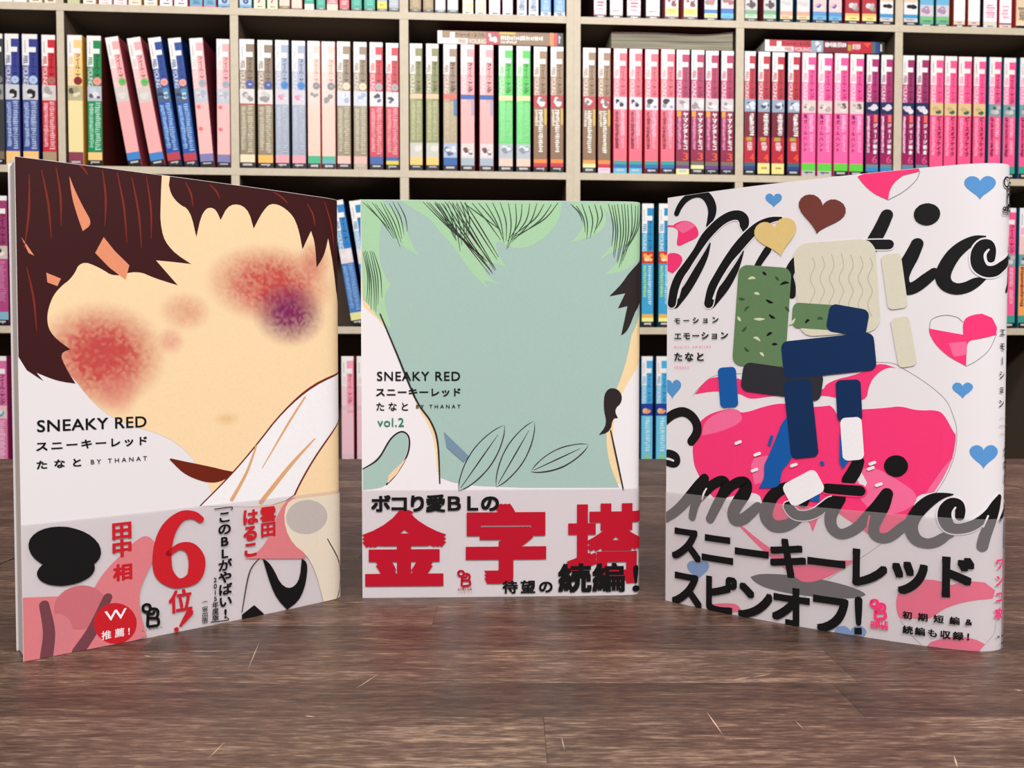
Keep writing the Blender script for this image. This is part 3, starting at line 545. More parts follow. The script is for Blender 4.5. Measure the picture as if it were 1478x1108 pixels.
('poly',CP,'dark',0,[(77.6,57.9),(80.5,57.4),(83.1,57.6),(85.6,57.9),(88.1,58.5),(90.4,59.2),(92.7,60.1),(94.8,61.3),(96.9,62.6),(98.9,64.1),(100.8,65.7),(102.7,67.6),(104.1,70.2),(104.1,70.4),(101.1,70.9),(98.5,70.7),(96.0,70.3),(93.5,69.8),(91.2,69.1),(88.9,68.1),(86.8,67.0),(84.7,65.7),(82.7,64.2),(80.8,62.5),(79.0,60.7),(77.5,58.1)]),
('poly',CP,'sage',0,[(77.5,58.0),(80.3,57.8),(82.9,58.0),(85.4,58.4),(87.8,58.9),(90.2,59.7),(92.5,60.6),(94.6,61.7),(96.7,63.0),(98.7,64.5),(100.6,66.2),(102.5,68.0),(104.1,70.3),(104.1,70.3),(101.3,70.5),(98.7,70.3),(96.2,69.9),(93.7,69.3),(91.4,68.6),(89.1,67.7),(87.0,66.6),(84.9,65.3),(82.9,63.8),(81.0,62.1),(79.2,60.2),(77.5,58.0)]),
('stroke',CP,'dark',[(78.89,58.67,0.15),(90.84,64.18,0.29),(100.15,68.48,0.1)],(0.0,'paper')),
('poly',CP,'slate',0,[(37.5,76.5),(48.9,65.3),(46.5,62.4),(38.8,69.2)]),
('text','cover_lettering','ink','SNEAKY RED',(7.1,99.82,44.98,104.05),'h',0.3),
('text','cover_lettering','ink','スニーキーレッド',(6.59,92.67,45.15,96.5),'h',0.6),
('text','cover_lettering','ink','たなと',(6.75,86.2,21.21,89.95),'h',0.3),
('text','cover_lettering','ink','BY THANAT',(24.86,87.23,45.14,88.94),'h',0.2),
('text','cover_lettering','green','vol.2',(7.2,78.88,19.25,82.92),'h',0.2),
('text','band_lettering','crimson','金',(-0.12,5.4,38.55,40.83),'h',1.25),
('text','band_lettering','crimson','字',(47.42,6.19,84.51,43.37),'h',1.25),
('text','band_lettering','crimson','塔',(94.09,5.69,130.51,43.03),'h',0.9),
('text','band_lettering','ink','ボコり愛ＢＬの',(4.21,39.55,62.75,47.73),'h',1),
('text','band_lettering','ink','待望の',(64.29,1.6,87.5,7.74),'h',0.8),
('text','band_lettering','ink','続編',(89.97,1.59,121.14,15.39),'h',0.9),
('stroke','band_lettering','ink',[(126.48,12.38,1.49),(126.5,9.39,1.29),(126.51,5.91,0.7)],(0.0,'paper')),
('poly','band_lettering','ink',0,[(130.0,2.1),(129.8,1.8),(129.2,1.7),(128.4,1.6),(127.9,1.4),(127.4,1.4),(126.9,1.4),(126.5,1.4),(126.1,1.5),(125.7,1.6),(125.4,1.9),(125.1,2.1),(124.9,2.4),(124.8,2.7),(124.8,3.1),(124.8,3.4),(124.9,3.7),(125.1,4.0),(125.4,4.2),(125.7,4.3),(126.1,4.4),(126.5,4.4),(126.9,4.3),(127.4,4.1),(127.9,3.8),(128.4,3.5),(129.1,3.0),(129.8,2.5)]),
('stroke','band_emblem~2','crimson',[(44.1,11.85,0.5),(44.9,12.32,0.5),(46.09,12.15,0.5),(46.48,11.21,0.5),(46.09,10.11,0.5),(44.89,9.96,0.5),(44.1,10.44,0.5),(43.97,11.23,0.5),(44.1,11.85,0.5)],(0,'paper')),
('stroke','band_emblem~2','crimson',[(45.69,9.96,0.5),(45.68,8.07,0.5),(45.68,5.48,0.5),(47.4,5.38,0.5),(49.12,5.68,0.5),(49.39,6.78,0.5),(48.99,7.73,0.5),(47.41,7.9,0.5),(45.82,7.91,0.5)],(0,'paper')),
('stroke','band_emblem~2','crimson',[(46.75,10.89,0.5),(48.34,10.88,0.5),(49.13,10.08,0.5),(49.0,8.67,0.5),(48.33,8.05,0.5)],(0,'paper')),
('stroke','band_emblem~2','crimson',[(45.95,9.33,0.5),(47.41,9.31,0.5),(47.81,9.94,0.5)],(0,'paper')),
('text','band_lettering','crimson','onBLUE',(43.72,3.47,50.15,4.49),'h',0.7),
('text','band_lettering','crimson','comics',(43.91,2.19,50.24,2.92),'h',0.3),
 ],
 'right': [
('stroke',CP,'hair',[(13.2,93.43,0.08),(15.93,96.8,0.08),(23.0,102.25,0.08),(34.87,103.59,0.08),(62.02,104.61,0.08),(90.01,108.47,0.08),(99.92,104.9,0.08),(111.52,95.78,0.08),(115.39,88.09,0.08),(116.61,81.08,0.08),(115.31,71.14,0.08),(110.12,59.47,0.08),(100.66,47.2,0.08),(88.2,34.94,0.08),(70.2,19.87,0.08),(62.22,12.38,0.08)],(0.0,'paper')),
('poly',CP,'hotpink',0,[(14.1,94.2),(18.6,99.7),(23.0,102.2),(34.0,101.9),(38.9,99.6),(54.6,96.8),(68.6,96.3),(70.7,100.9),(83.3,104.0),(89.3,108.6),(95.6,106.3),(92.6,106.6),(88.7,104.0),(86.0,99.6),(85.1,92.6),(74.3,94.2),(69.3,95.2),(50.8,94.8),(41.4,93.0),(38.2,93.3),(34.9,95.2),(23.9,96.1)]),
('poly',CP,'hotpink',0,[(17.8,84.5),(29.1,88.6),(34.1,88.4),(36.0,86.4),(48.5,91.1),(56.2,91.6),(59.2,90.0),(69.4,90.7),(72.6,91.5),(76.6,83.4),(82.0,89.9),(87.5,90.3),(93.5,91.0),(97.4,91.7),(103.3,90.0),(110.3,90.6),(112.8,88.0),(115.7,81.7),(116.5,81.7),(115.3,71.1),(109.4,59.4),(102.4,57.4),(102.5,49.5),(98.4,45.5),(90.8,38.1),(86.0,41.3),(77.0,47.1),(69.8,51.7),(65.6,39.5),(63.3,45.8),(51.3,42.2),(48.2,43.4),(45.8,47.9),(42.9,55.1),(26.8,49.1),(22.5,49.5),(16.2,58.8),(13.4,64.3),(13.3,76.0)]),
('poly',CP,'pink2',0,[(17.8,76.2),(18.7,82.9),(29.1,88.6),(34.1,88.2),(36.0,86.0),(36.0,82.9),(26.6,78.4)]),
('poly',CP,'pink2',0,[(40.1,64.8),(41.6,68.1),(47.2,69.6),(50.3,67.1),(44.9,58.1),(41.7,57.0)]),
('poly',CP,'pink2',0,[(80.3,64.6),(87.8,68.1),(97.1,62.9),(104.7,57.6),(100.6,51.5),(90.7,48.4),(82.5,54.4)]),
('poly',CP,'pink2',0,[(106.3,58.4),(111.9,68.1),(115.6,73.2),(112.5,65.3),(109.4,59.4)]),
('poly',CP,'paper',0,[(82.3,67.7),(85.8,61.3),(84.5,57.5),(81.0,64.7)]),
('poly',CP,'hotpink',0,[(27.6,46.0),(29.7,43.3),(36.6,38.8),(43.8,33.6),(51.5,29.4),(62.0,25.1),(70.9,28.5),(81.7,30.1),(77.2,25.9),(68.6,19.8),(62.1,18.3),(57.8,20.7),(47.7,27.6),(35.9,37.8),(30.4,43.0)]),
('poly',CP,'shadow',0,[(40.3,17.5),(44.0,19.5),(54.1,20.7),(66.2,21.0),(77.9,19.9),(84.7,18.1),(85.9,16.8),(83.0,15.1),(75.1,13.8),(60.3,12.9),(47.9,13.5),(42.0,15.5)]),
('poly',CP,'hotpink',0,[(62.0,25.1),(70.9,28.5),(81.7,30.1),(77.2,25.9),(68.6,20.1),(62.1,18.2),(58.4,20.5),(54.1,24.0)]),
('poly','heart~3','blue',0,[(48.6,176.5),(48.7,176.7),(48.8,177.0),(49.1,177.3),(49.5,177.6),(50.2,177.7),(50.8,177.6),(51.5,177.2),(51.9,176.6),(52.0,176.0),(51.9,175.3),(51.5,174.7),(50.9,174.2),(50.2,173.7),(49.6,173.3),(49.1,172.8),(48.8,172.5),(48.7,172.2),(48.7,172.1),(48.7,172.2),(48.6,172.5),(48.3,172.9),(47.8,173.5),(47.1,174.0),(46.4,174.7),(45.8,175.3),(45.4,176.0),(45.2,176.7),(45.4,177.3),(45.8,177.8),(46.4,178.1),(47.1,178.1),(47.7,177.8),(48.2,177.4),(48.5,177.0),(48.6,176.7)]),
('poly','heart~4','blue',0,[(123.0,175.2),(123.0,175.4),(123.2,175.9),(123.7,176.5),(124.4,177.0),(125.4,177.3),(126.6,177.1),(127.7,176.6),(128.5,175.8),(128.8,174.9),(128.5,173.9),(127.8,172.9),(126.7,172.0),(125.6,171.1),(124.5,170.4),(123.8,169.7),(123.3,169.1),(123.1,168.7),(123.1,168.6),(123.1,168.7),(122.9,169.1),(122.4,169.7),(121.6,170.5),(120.6,171.3),(119.6,172.2),(118.6,173.2),(117.9,174.2),(117.7,175.2),(117.9,176.2),(118.6,176.9),(119.5,177.4),(120.6,177.4),(121.5,177.1),(122.3,176.6),(122.8,175.9),(123.0,175.4)]),
('poly','heart~5','blue',0,[(118.3,99.5),(118.3,99.6),(118.4,100.0),(118.7,100.4),(119.2,100.8),(119.8,101.0),(120.5,100.9),(121.1,100.5),(121.6,100.0),(121.8,99.3),(121.6,98.6),(121.2,98.0),(120.6,97.4),(119.9,96.8),(119.2,96.2),(118.8,95.7),(118.5,95.3),(118.4,95.0),(118.3,94.9),(118.3,95.0),(118.2,95.3),(117.9,95.7),(117.4,96.2),(116.8,96.7),(116.1,97.3),(115.4,97.9),(115.0,98.6),(114.8,99.3),(115.0,99.9),(115.4,100.5),(116.0,100.9),(116.7,100.9),(117.3,100.8),(117.8,100.4),(118.1,100.0),(118.3,99.6)]),
('poly','heart~6','blue',0,[(2.9,98.4),(2.9,98.6),(3.1,99.1),(3.4,99.7),(4.1,100.2),(4.9,100.5),(5.8,100.4),(6.6,99.9),(7.2,99.1),(7.4,98.2),(7.2,97.2),(6.6,96.3),(5.8,95.4),(4.9,94.5),(4.1,93.7),(3.5,93.0),(3.1,92.4),(3.0,92.0),(2.9,91.9),(2.9,92.0),(2.7,92.4),(2.4,93.0),(1.7,93.7),(0.9,94.4),(0.0,95.2),(-0.8,96.1),(-1.4,97.0),(-1.6,98.0),(-1.4,99.0),(-0.8,99.8),(-0.0,100.3),(0.8,100.4),(1.7,100.2),(2.3,99.7),(2.7,99.1),(2.9,98.6)]),
('poly','heart~7','blue',0,[(125.8,75.6),(125.9,75.8),(126.0,76.3),(126.5,76.9),(127.2,77.4),(128.2,77.7),(129.4,77.6),(130.5,77.0),(131.3,76.2),(131.7,75.2),(131.4,74.2),(130.6,73.2),(129.5,72.3),(128.3,71.5),(127.3,70.7),(126.6,69.9),(126.1,69.3),(126.0,68.9),(125.9,68.8),(125.9,68.9),(125.7,69.3),(125.3,69.9),(124.6,70.7),(123.6,71.4),(122.7,72.3),(121.8,73.2),(121.2,74.2),(120.9,75.2),(121.1,76.2),(121.7,77.0),(122.6,77.5),(123.5,77.7),(124.5,77.4),(125.2,76.9),(125.6,76.3),(125.8,75.8)]),
('poly','heart~8','blue',0,[(16.3,18.8),(16.4,19.0),(16.5,19.5),(17.0,20.2),(17.7,20.9),(18.7,21.3),(19.8,21.3),(20.7,21.0),(21.4,20.3),(21.7,19.3),(21.4,18.3),(20.8,17.2),(19.8,16.1),(18.8,15.1),(17.8,14.1),(17.0,13.3),(16.6,12.6),(16.4,12.1),(16.4,12.0),(16.4,12.1),(16.2,12.5),(15.7,13.0),(14.9,13.6),(13.9,14.3),(12.8,14.9),(11.8,15.7),(11.1,16.6),(10.9,17.6),(11.1,18.6),(11.8,19.5),(12.8,20.2),(13.9,20.5),(14.9,20.4),(15.7,20.0),(16.1,19.4),(16.3,19.0)]),
('poly','heart~9','blue',0,[(80.4,1.5),(80.4,1.7),(80.6,2.2),(81.1,3.0),(81.9,3.6),(83.0,4.1),(84.2,4.2),(85.2,3.8),(86.0,3.1),(86.3,2.1),(86.0,1.1),(85.3,-0.0),(84.2,-1.1),(83.1,-2.2),(82.0,-3.2),(81.2,-4.1),(80.7,-4.8),(80.5,-5.2),(80.5,-5.4),(80.4,-5.2),(80.2,-4.9),(79.7,-4.3),(78.8,-3.7),(77.7,-3.1),(76.5,-2.4),(75.4,-1.7),(74.7,-0.8),(74.4,0.1),(74.6,1.2),(75.4,2.2),(76.5,2.9),(77.7,3.2),(78.8,3.1),(79.6,2.7),(80.1,2.1),(80.3,1.7)]),
('poly',CP,'hotpink',0,[(80.9,181.1),(83.4,177.4),(87.1,173.6),(92.0,170.9),(92.4,174.5),(94.2,177.7),(97.2,179.8),(102.8,180.7),(102.4,182.1),(88.3,183.7)]),
('stroke',CP,'hair',[(102.84,180.71,0.1),(101.6,177.51,0.1),(97.32,173.64,0.1),(92.07,170.96,0.1)],(0.0,'paper')),
('poly',CP,'hotpink',0,[(117.9,123.9),(120.2,126.0),(124.3,126.6),(128.2,125.0),(130.3,121.3),(129.8,118.7),(123.6,117.2),(119.5,116.6),(119.4,111.4),(119.3,107.1),(113.5,110.5),(109.2,114.8),(106.9,119.1),(106.7,121.3),(113.4,119.8),(118.2,118.8)]),
('stroke',CP,'hair',[(106.88,121.05,0.09),(107.6,124.66,0.09),(111.64,126.18,0.09),(115.85,125.44,0.09),(117.98,123.52,0.09)],(0.0,'paper')),
('stroke',CP,'hair',[(130.27,119.44,0.09),(127.3,113.35,0.09),(122.86,109.13,0.09),(119.31,107.06,0.09)],(0.0,'paper')),
('poly',CP,'pink2',0,[(113.4,115.7),(119.3,116.3),(119.2,111.4),(115.2,110.5)]),
('poly',CP,'hotpink',0,[(-0.7,170.1),(2.7,169.4),(4.4,170.4),(8.3,171.1),(11.9,170.1),(14.9,167.3),(15.8,163.8),(13.9,162.5),(9.5,161.2),(5.9,159.8),(4.6,160.9),(5.3,164.6),(5.5,167.1),(3.2,168.8),(-0.7,169.1)]),
('poly',CP,'hotpink',0,[(-0.9,155.9),(1.3,157.2),(4.5,157.1),(7.3,155.5),(7.9,153.2),(5.6,150.1),(2.8,148.2),(-0.9,149.8)]),
('poly',CP,'pink2',0,[(3.8,169.0),(8.3,171.0),(12.2,169.8),(13.9,167.9),(10.6,166.3),(8.4,165.3),(6.4,166.2)]),
('poly',CP,'hotpink',0,[(96.7,14.9),(97.0,18.4),(98.6,21.3),(101.7,23.9),(104.8,25.5),(111.7,25.9),(115.1,24.1),(118.1,25.7),(122.3,26.6),(127.1,26.1),(131.5,22.9),(130.5,20.0),(123.2,19.4),(117.5,17.5),(112.6,14.8),(109.6,11.4),(106.5,10.1),(100.3,10.1),(98.3,9.0),(97.1,11.4)]),
('poly',CP,'hotpink',0,[(107.1,-0.6),(108.9,1.8),(113.5,4.2),(118.8,5.2),(123.8,4.8),(127.6,2.7),(125.9,0.6),(124.7,-1.1),(116.6,-0.9)]),
('poly',CP,'hotpink',0,[(22.0,2.6),(29.9,4.6),(35.0,5.0),(36.7,2.1),(30.0,0.3),(25.3,-1.6),(22.0,-0.6)]),
('stroke',CP,'hair',[(98.39,8.78,0.07),(101.2,4.59,0.07),(106.71,-0.67,0.07)],(0.0,'paper')),
('stroke',CP,'hair',[(132.14,10.97,0.06),(131.36,6.79,0.06),(127.6,2.74,0.06)],(0.0,'paper')),
('stroke','script_lettering','ink',[(4.67,174.6,1.31),(6.07,177.27,1.41),(8.58,179.93,1.5),(12.18,181.59,1.5),(16.01,181.68,1.6),(19.22,180.06,1.94),(21.36,176.65,2.04),(21.91,173.21,1.94),(20.99,169.92,1.45),(19.42,167.42,0.39)],(0.0,'paper')),
('stroke','script_lettering','ink',[(21.07,159.74,0.3),(18.62,154.11,1.39),(14.62,147.55,1.98),(9.7,140.44,2.08),(4.08,134.73,2.38)],(0.0,'paper')),
('stroke','script_lettering','ink',[(36.13,155.14,0.24),(34.3,151.01,0.95),(31.86,146.41,1.61),(27.86,140.43,1.99),(21.69,133.95,2.28)],(0.0,'paper')),
('stroke','script_lettering','ink',[(36.16,162.93,0.14),(36.38,165.5,1.82),(36.11,168.36,2.16),(34.13,170.36,2.02),(30.65,170.58,2.02),(26.6,169.09,2.02),(22.49,166.14,2.11),(18.56,162.4,2.11),(14.55,156.89,1.73),(10.18,151.32,1.92),(6.28,146.62,2.11),(3.75,141.27,2.21),(2.47,134.8,2.11)],(0.48,'paper')),
('stroke','script_lettering','ink',[(51.68,167.42,0.66),(47.55,167.16,1.23),(43.35,165.55,1.8),(39.08,162.43,2.18),(34.24,157.65,2.28),(29.79,152.29,2.18),(25.76,146.32,2.18),(22.17,140.25,2.18),(20.63,134.0,2.18)],(0.47,'paper')),
('stroke','script_lettering','paper',[(21.48,161.16,0.15),(15.66,154.59,0.49),(11.31,148.76,0.49),(7.72,143.04,0.49),(5.66,137.16,0.49)],(0.0,'paper')),
('stroke','script_lettering','paper',[(36.22,155.98,0.14),(31.82,151.18,0.48),(27.81,145.71,0.48),(24.78,140.59,0.48),(22.73,135.85,0.43)],(0.0,'paper')),
('stroke','script_lettering','ink',[(46.26,154.84,1.6),(43.48,150.84,1.41),(41.61,147.69,1.22)],(0.0,'paper')),
('stroke','script_lettering','ink',[(61.26,151.94,2.09),(57.29,148.55,2.09),(55.09,144.1,1.91),(56.04,139.47,1.82),(56.52,135.78,1.36)],(0.0,'paper')),
('stroke','script_lettering','ink',[(91.56,165.12,2.29),(89.43,160.1,2.46),(86.69,154.65,2.55),(84.33,148.25,2.42)],(0.0,'paper')),
('stroke','script_lettering','ink',[(84.26,154.38,1.83),(87.9,154.13,1.91),(92.37,153.83,1.91)],(0.44,'paper')),
('stroke','script_lettering','ink',[(93.26,139.95,0.85),(95.97,143.92,1.53),(99.04,147.83,1.87),(102.25,153.4,2.12)],(0.0,'paper')),
('stroke','script_lettering','ink',[(102.25,153.4,2.24),(100.57,148.6,2.24),(98.31,144.02,2.32),(97.38,140.2,2.32),(98.79,136.7,2.32),(101.88,137.22,2.24),(105.3,139.85,2.15),(108.11,142.27,1.81)],(0.0,'paper')),
('poly','script_lettering','ink',0,[(109.9,164.7),(109.9,163.8),(109.7,162.9),(109.3,162.1),(108.7,161.4),(107.9,160.8),(107.0,160.4),(106.1,160.2),(105.1,160.2),(104.1,160.5),(103.2,160.9),(102.4,161.5),(101.7,162.2),(101.3,163.1),(101.0,164.0),(101.0,165.0),(101.2,165.9),(101.6,166.7),(102.3,167.4),(103.0,168.0),(103.9,168.3),(104.9,168.5),(105.9,168.5),(106.9,168.2),(107.8,167.8),(108.6,167.2),(109.2,166.5),(109.7,165.6)]),
('stroke','script_lettering','ink',[(125.1,154.99,0.34),(121.63,154.03,1.49),(117.9,151.89,2.12),(114.59,148.69,2.46),(112.03,144.19,2.63),(111.15,140.45,2.63),(112.5,137.45,2.34),(115.52,135.96,2.12),(118.87,136.41,2.04),(122.25,138.21,1.78),(125.15,139.54,0.59)],(0.0,'paper')),
('stroke','script_lettering','ink',[(127.2,147.1,1.74),(127.46,150.0,1.74),(126.37,151.87,1.91),(124.16,151.68,2.16),(122.66,148.81,2.41),(122.92,144.65,2.41),(125.3,142.32,2.16),(128.7,142.33,2.08),(132.23,144.3,1.87),(138.17,148.1,1.66),(138.99,150.73,1.49)],(0.58,'paper')),
('stroke','script_lettering','paper',[(126.4,150.21,0.33),(125.13,148.35,0.5),(125.65,145.64,0.5),(127.33,144.81,0.42)],(0.0,'paper')),
('stroke','script_lettering','ink',[(138.68,145.2,1.01),(138.13,139.66,1.01),(135.24,135.26,0.84)],(0.0,'paper')),
('stroke','script_lettering','ink',[(-0.91,81.81,2.11),(3.26,84.83,2.11),(8.33,86.28,2.11),(12.69,84.58,2.11),(15.3,80.95,2.11),(15.2,77.08,2.11),(12.59,73.33,1.89)],(0.0,'paper')),
('stroke','script_lettering','ink',[(-1.47,66.71,1.92),(2.09,66.98,1.92),(4.67,65.77,2.15),(4.81,63.81,2.26),(2.76,62.79,1.81),(-1.45,63.58,1.47)],(0.0,'paper')),
('stroke','script_lettering','paper',[(-1.46,64.72,0.45),(1.46,64.67,0.51),(3.72,64.11,0.45)],(0.0,'paper')),
('stroke','script_lettering','ink',[(-1.28,37.05,2.11),(3.55,40.22,2.22),(7.99,44.15,2.33),(12.33,49.11,2.44),(15.98,53.94,2.22),(19.25,57.56,2.11)],(0.0,'paper')),
('stroke','script_lettering','ink',[(19.26,57.45,2.11),(17.21,51.3,2.22),(14.52,44.91,2.0),(13.32,39.87,1.78)],(0.0,'paper')),
('stroke','script_lettering','ink',[(16.04,46.75,1.08),(19.6,51.54,1.94),(23.12,55.18,2.16),(27.15,57.3,2.16),(28.99,56.28,2.05),(27.77,51.83,2.16),(24.37,44.94,2.16),(21.94,40.0,1.94)],(0.0,'paper')),
('stroke','script_lettering','ink',[(23.78,46.51,0.96),(28.34,51.61,1.82),(31.72,55.45,2.03),(35.03,57.36,2.25),(37.78,56.97,2.68),(37.53,53.32,2.78),(34.83,48.78,2.78),(32.65,44.25,2.68),(33.51,41.11,2.68),(36.81,41.76,2.46),(40.06,44.53,2.25),(43.24,47.78,1.93)],(0.0,'paper')),
('stroke','script_lettering','paper',[(20.18,53.25,0.33),(18.89,50.92,0.44),(18.13,48.08,0.28)],(0.0,'paper')),
('stroke','script_lettering','ink',[(57.58,58.24,1.58),(53.56,56.34,2.21),(49.49,52.86,2.52),(47.19,47.92,2.73),(46.86,43.68,2.73),(49.6,40.57,2.63),(53.71,40.66,2.52),(57.73,42.76,2.21),(60.71,44.88,1.58)],(0.0,'paper')),
('stroke','script_lettering','ink',[(62.64,53.95,2.16),(61.63,51.35,2.16)],(0.0,'paper')),
('stroke','script_lettering','ink',[(56.06,49.01,2.16),(57.49,46.98,2.16),(59.6,45.82,2.02),(63.41,46.14,1.94),(67.15,47.94,1.87),(69.83,50.33,1.87),(72.49,52.7,1.8),(74.8,53.6,1.44)],(0.43,'paper')),
('stroke','script_lettering','ink',[(82.6,69.54,2.14),(81.19,65.64,2.55),(78.97,61.65,2.55)],(0.0,'paper')),
('stroke','script_lettering','ink',[(75.45,54.19,2.66),(73.67,50.34,2.52),(72.39,45.98,2.31),(73.1,42.16,2.24),(75.94,40.0,2.1),(79.53,41.09,2.1),(83.05,43.89,2.1),(86.52,48.39,2.1),(89.94,52.83,2.17),(93.01,57.54,2.17)],(0.0,'paper')),
('stroke','script_lettering','ink',[(71.09,57.8,2.03),(83.21,57.8,2.1)],(0.63,'hotpink')),
('stroke','script_lettering','ink',[(93.07,57.55,2.14),(91.66,52.98,2.48),(89.68,48.34,2.42),(88.31,44.08,2.21),(88.98,41.04,2.07),(91.35,39.91,2.0),(94.45,40.92,1.93),(97.99,44.34,1.93),(101.42,47.71,1.55)],(0.0,'paper')),
('stroke','script_lettering','hotpink',[(86.84,48.25,0.34),(86.39,45.61,0.34),(85.96,41.76,0.28)],(0.0,'paper')),
('poly','script_lettering','ink',0,[(100.3,68.7),(100.2,67.8),(99.9,66.9),(99.4,66.1),(98.7,65.4),(98.0,64.8),(97.1,64.4),(96.1,64.3),(95.2,64.3),(94.3,64.6),(93.5,65.0),(92.8,65.6),(92.3,66.4),(91.9,67.3),(91.8,68.2),(91.9,69.1),(92.2,70.0),(92.7,70.9),(93.4,71.6),(94.2,72.1),(95.1,72.5),(96.0,72.6),(97.0,72.6),(97.9,72.3),(98.7,71.9),(99.3,71.2),(99.8,70.5),(100.2,69.6)]),
('stroke','script_lettering','ink',[(115.65,58.85,0.22),(112.52,58.3,1.01),(109.06,56.81,1.98),(105.59,53.68,2.38),(102.91,49.85,2.38),(101.66,46.12,2.38),(102.03,42.9,2.38),(103.84,40.37,2.23),(107.06,39.49,1.94),(110.23,40.44,1.94),(113.36,42.69,1.66),(115.72,43.06,0.43)],(0.0,'paper')),
('stroke','script_lettering','ink',[(117.97,50.66,1.63),(118.09,53.15,1.78),(117.28,55.22,1.92),(115.23,55.28,2.2),(113.38,52.84,2.49),(113.11,49.62,2.49),(114.41,46.69,2.27),(117.41,45.95,1.95),(121.18,46.95,1.95),(124.4,48.83,1.78),(127.81,52.02,1.6),(130.69,55.46,1.78),(132.67,57.89,1.28)],(0.5,'paper')),
('stroke','script_lettering','paper',[(116.51,53.94,0.32),(115.59,51.93,0.36),(115.94,49.47,0.36),(117.37,48.67,0.32)],(0.0,'paper')),
('stroke','script_lettering','ink',[(132.67,57.64,1.21),(131.16,53.67,1.78),(128.99,48.82,2.13),(126.86,43.57,2.27),(125.96,39.86,2.2)],(0.0,'paper')),
('stroke','script_lettering','paper',[(127.82,51.14,0.36),(126.11,47.09,0.32)],(0.0,'paper')),
('stroke','script_lettering','ink',[(139.06,54.92,1.28),(135.92,51.82,1.21),(133.3,49.28,0.71)],(0.28,'paper')),
('stroke','script_lettering','ink',[(139.1,47.02,1.08),(138.53,42.82,1.44),(138.67,38.85,1.3)],(0.0,'paper')),
('poly','heart~10','sandy',0,[(49.4,163.4),(49.4,163.7),(49.5,164.6),(50.0,165.8),(51.0,166.9),(52.4,167.5),(54.1,167.5),(55.9,166.8),(57.2,165.6),(57.9,163.9),(57.9,162.1),(57.2,160.3),(56.1,158.5),(54.7,156.8),(53.5,155.2),(52.6,153.8),(52.1,152.7),(51.9,151.9),(51.9,151.7),(51.8,151.9),(51.4,152.6),(50.4,153.5),(49.0,154.6),(47.1,155.8),(45.0,157.0),(43.1,158.4),(41.6,160.0),(40.8,161.8),(40.8,163.5),(41.6,165.1),(43.0,166.2),(44.7,166.6),(46.4,166.3),(47.8,165.5),(48.8,164.5),(49.3,163.7)]),
('poly','heart~11','brownred',0,[(68.0,170.8),(68.1,171.1),(68.6,171.8),(69.6,172.6),(71.0,173.1),(72.7,173.0),(74.4,172.2),(75.9,170.9),(76.7,169.2),(76.8,167.5),(76.1,166.0),(74.7,164.8),(72.8,163.8),(70.8,163.0),(68.9,162.2),(67.4,161.4),(66.4,160.6),(66.0,160.0),(65.9,159.8),(65.9,160.1),(65.7,160.8),(65.1,162.0),(64.1,163.6),(62.7,165.5),(61.1,167.4),(59.7,169.4),(58.9,171.4),(58.8,173.2),(59.6,174.7),(61.0,175.7),(62.8,176.0),(64.7,175.6),(66.2,174.6),(67.3,173.3),(67.9,172.0),(68.1,171.1)]),
('poly','colour_patch~12','wool',0,[(89.8,126.0),(89.7,124.3),(89.0,122.7),(88.0,121.4),(86.6,120.5),(85.1,120.2),(65.2,119.0),(63.5,119.2),(61.8,119.9),(60.5,121.2),(59.6,122.7),(59.1,124.5),(57.1,150.8),(57.2,152.6),(57.9,154.2),(59.1,155.5),(60.6,156.3),(62.3,156.6),(82.3,156.6),(83.9,156.3),(85.4,155.6),(86.6,154.3),(87.5,152.8),(87.9,151.1)]),
('poly','colour_patch~13','wool',0,[(99.3,131.4),(99.3,130.8),(99.1,130.2),(98.8,129.7),(98.4,129.4),(97.8,129.2),(94.4,128.8),(93.8,128.8),(93.3,129.1),(92.8,129.4),(92.5,129.9),(92.3,130.5),(89.9,148.0),(89.9,148.6),(90.1,149.1),(90.4,149.6),(90.9,149.9),(91.4,150.1),(94.9,150.4),(95.4,150.4),(96.0,150.1),(96.4,149.7),(96.7,149.2),(96.9,148.6)]),
('poly','colour_patch~14','wool',0,[(102.7,109.2),(102.8,108.7),(102.6,108.1),(102.3,107.7),(101.9,107.3),(101.5,107.1),(98.2,106.5),(97.7,106.5),(97.2,106.6),(96.8,107.0),(96.5,107.4),(96.3,107.9),(93.6,123.5),(93.6,124.1),(93.8,124.6),(94.1,125.1),(94.5,125.4),(95.0,125.6),(98.2,126.1),(98.7,126.1),(99.2,126.0),(99.6,125.6),(99.9,125.2),(100.1,124.6)]),
('stroke','cover_picture_detail','woolline',[(64.42,150.42,0.14),(65.33,147.13,0.14),(63.62,142.16,0.14),(65.44,137.01,0.14),(63.73,132.0,0.14),(65.25,126.88,0.14)],(0.0,'paper')),
('stroke','cover_picture_detail','woolline',[(68.1,150.79,0.14),(69.01,146.91,0.14),(67.33,141.97,0.14),(69.12,136.85,0.14),(67.43,131.87,0.14),(68.94,126.78,0.14)],(0.0,'paper')),
('stroke','cover_picture_detail','woolline',[(71.74,151.15,0.14),(72.65,146.7,0.14),(70.99,141.78,0.14),(72.76,136.69,0.14),(71.09,131.74,0.14),(72.58,126.68,0.14)],(0.0,'paper')),
('stroke','cover_picture_detail','woolline',[(75.33,151.52,0.14),(76.23,146.49,0.14),(74.59,141.6,0.14),(76.34,136.54,0.14),(74.7,131.62,0.14),(76.17,126.58,0.14)],(0.0,'paper')),
('stroke','cover_picture_detail','woolline',[(78.89,150.69,0.14),(79.78,146.29,0.14),(78.16,141.42,0.14),(79.89,136.39,0.14),(78.27,131.49,0.14),(79.72,126.49,0.14)],(0.0,'paper')),
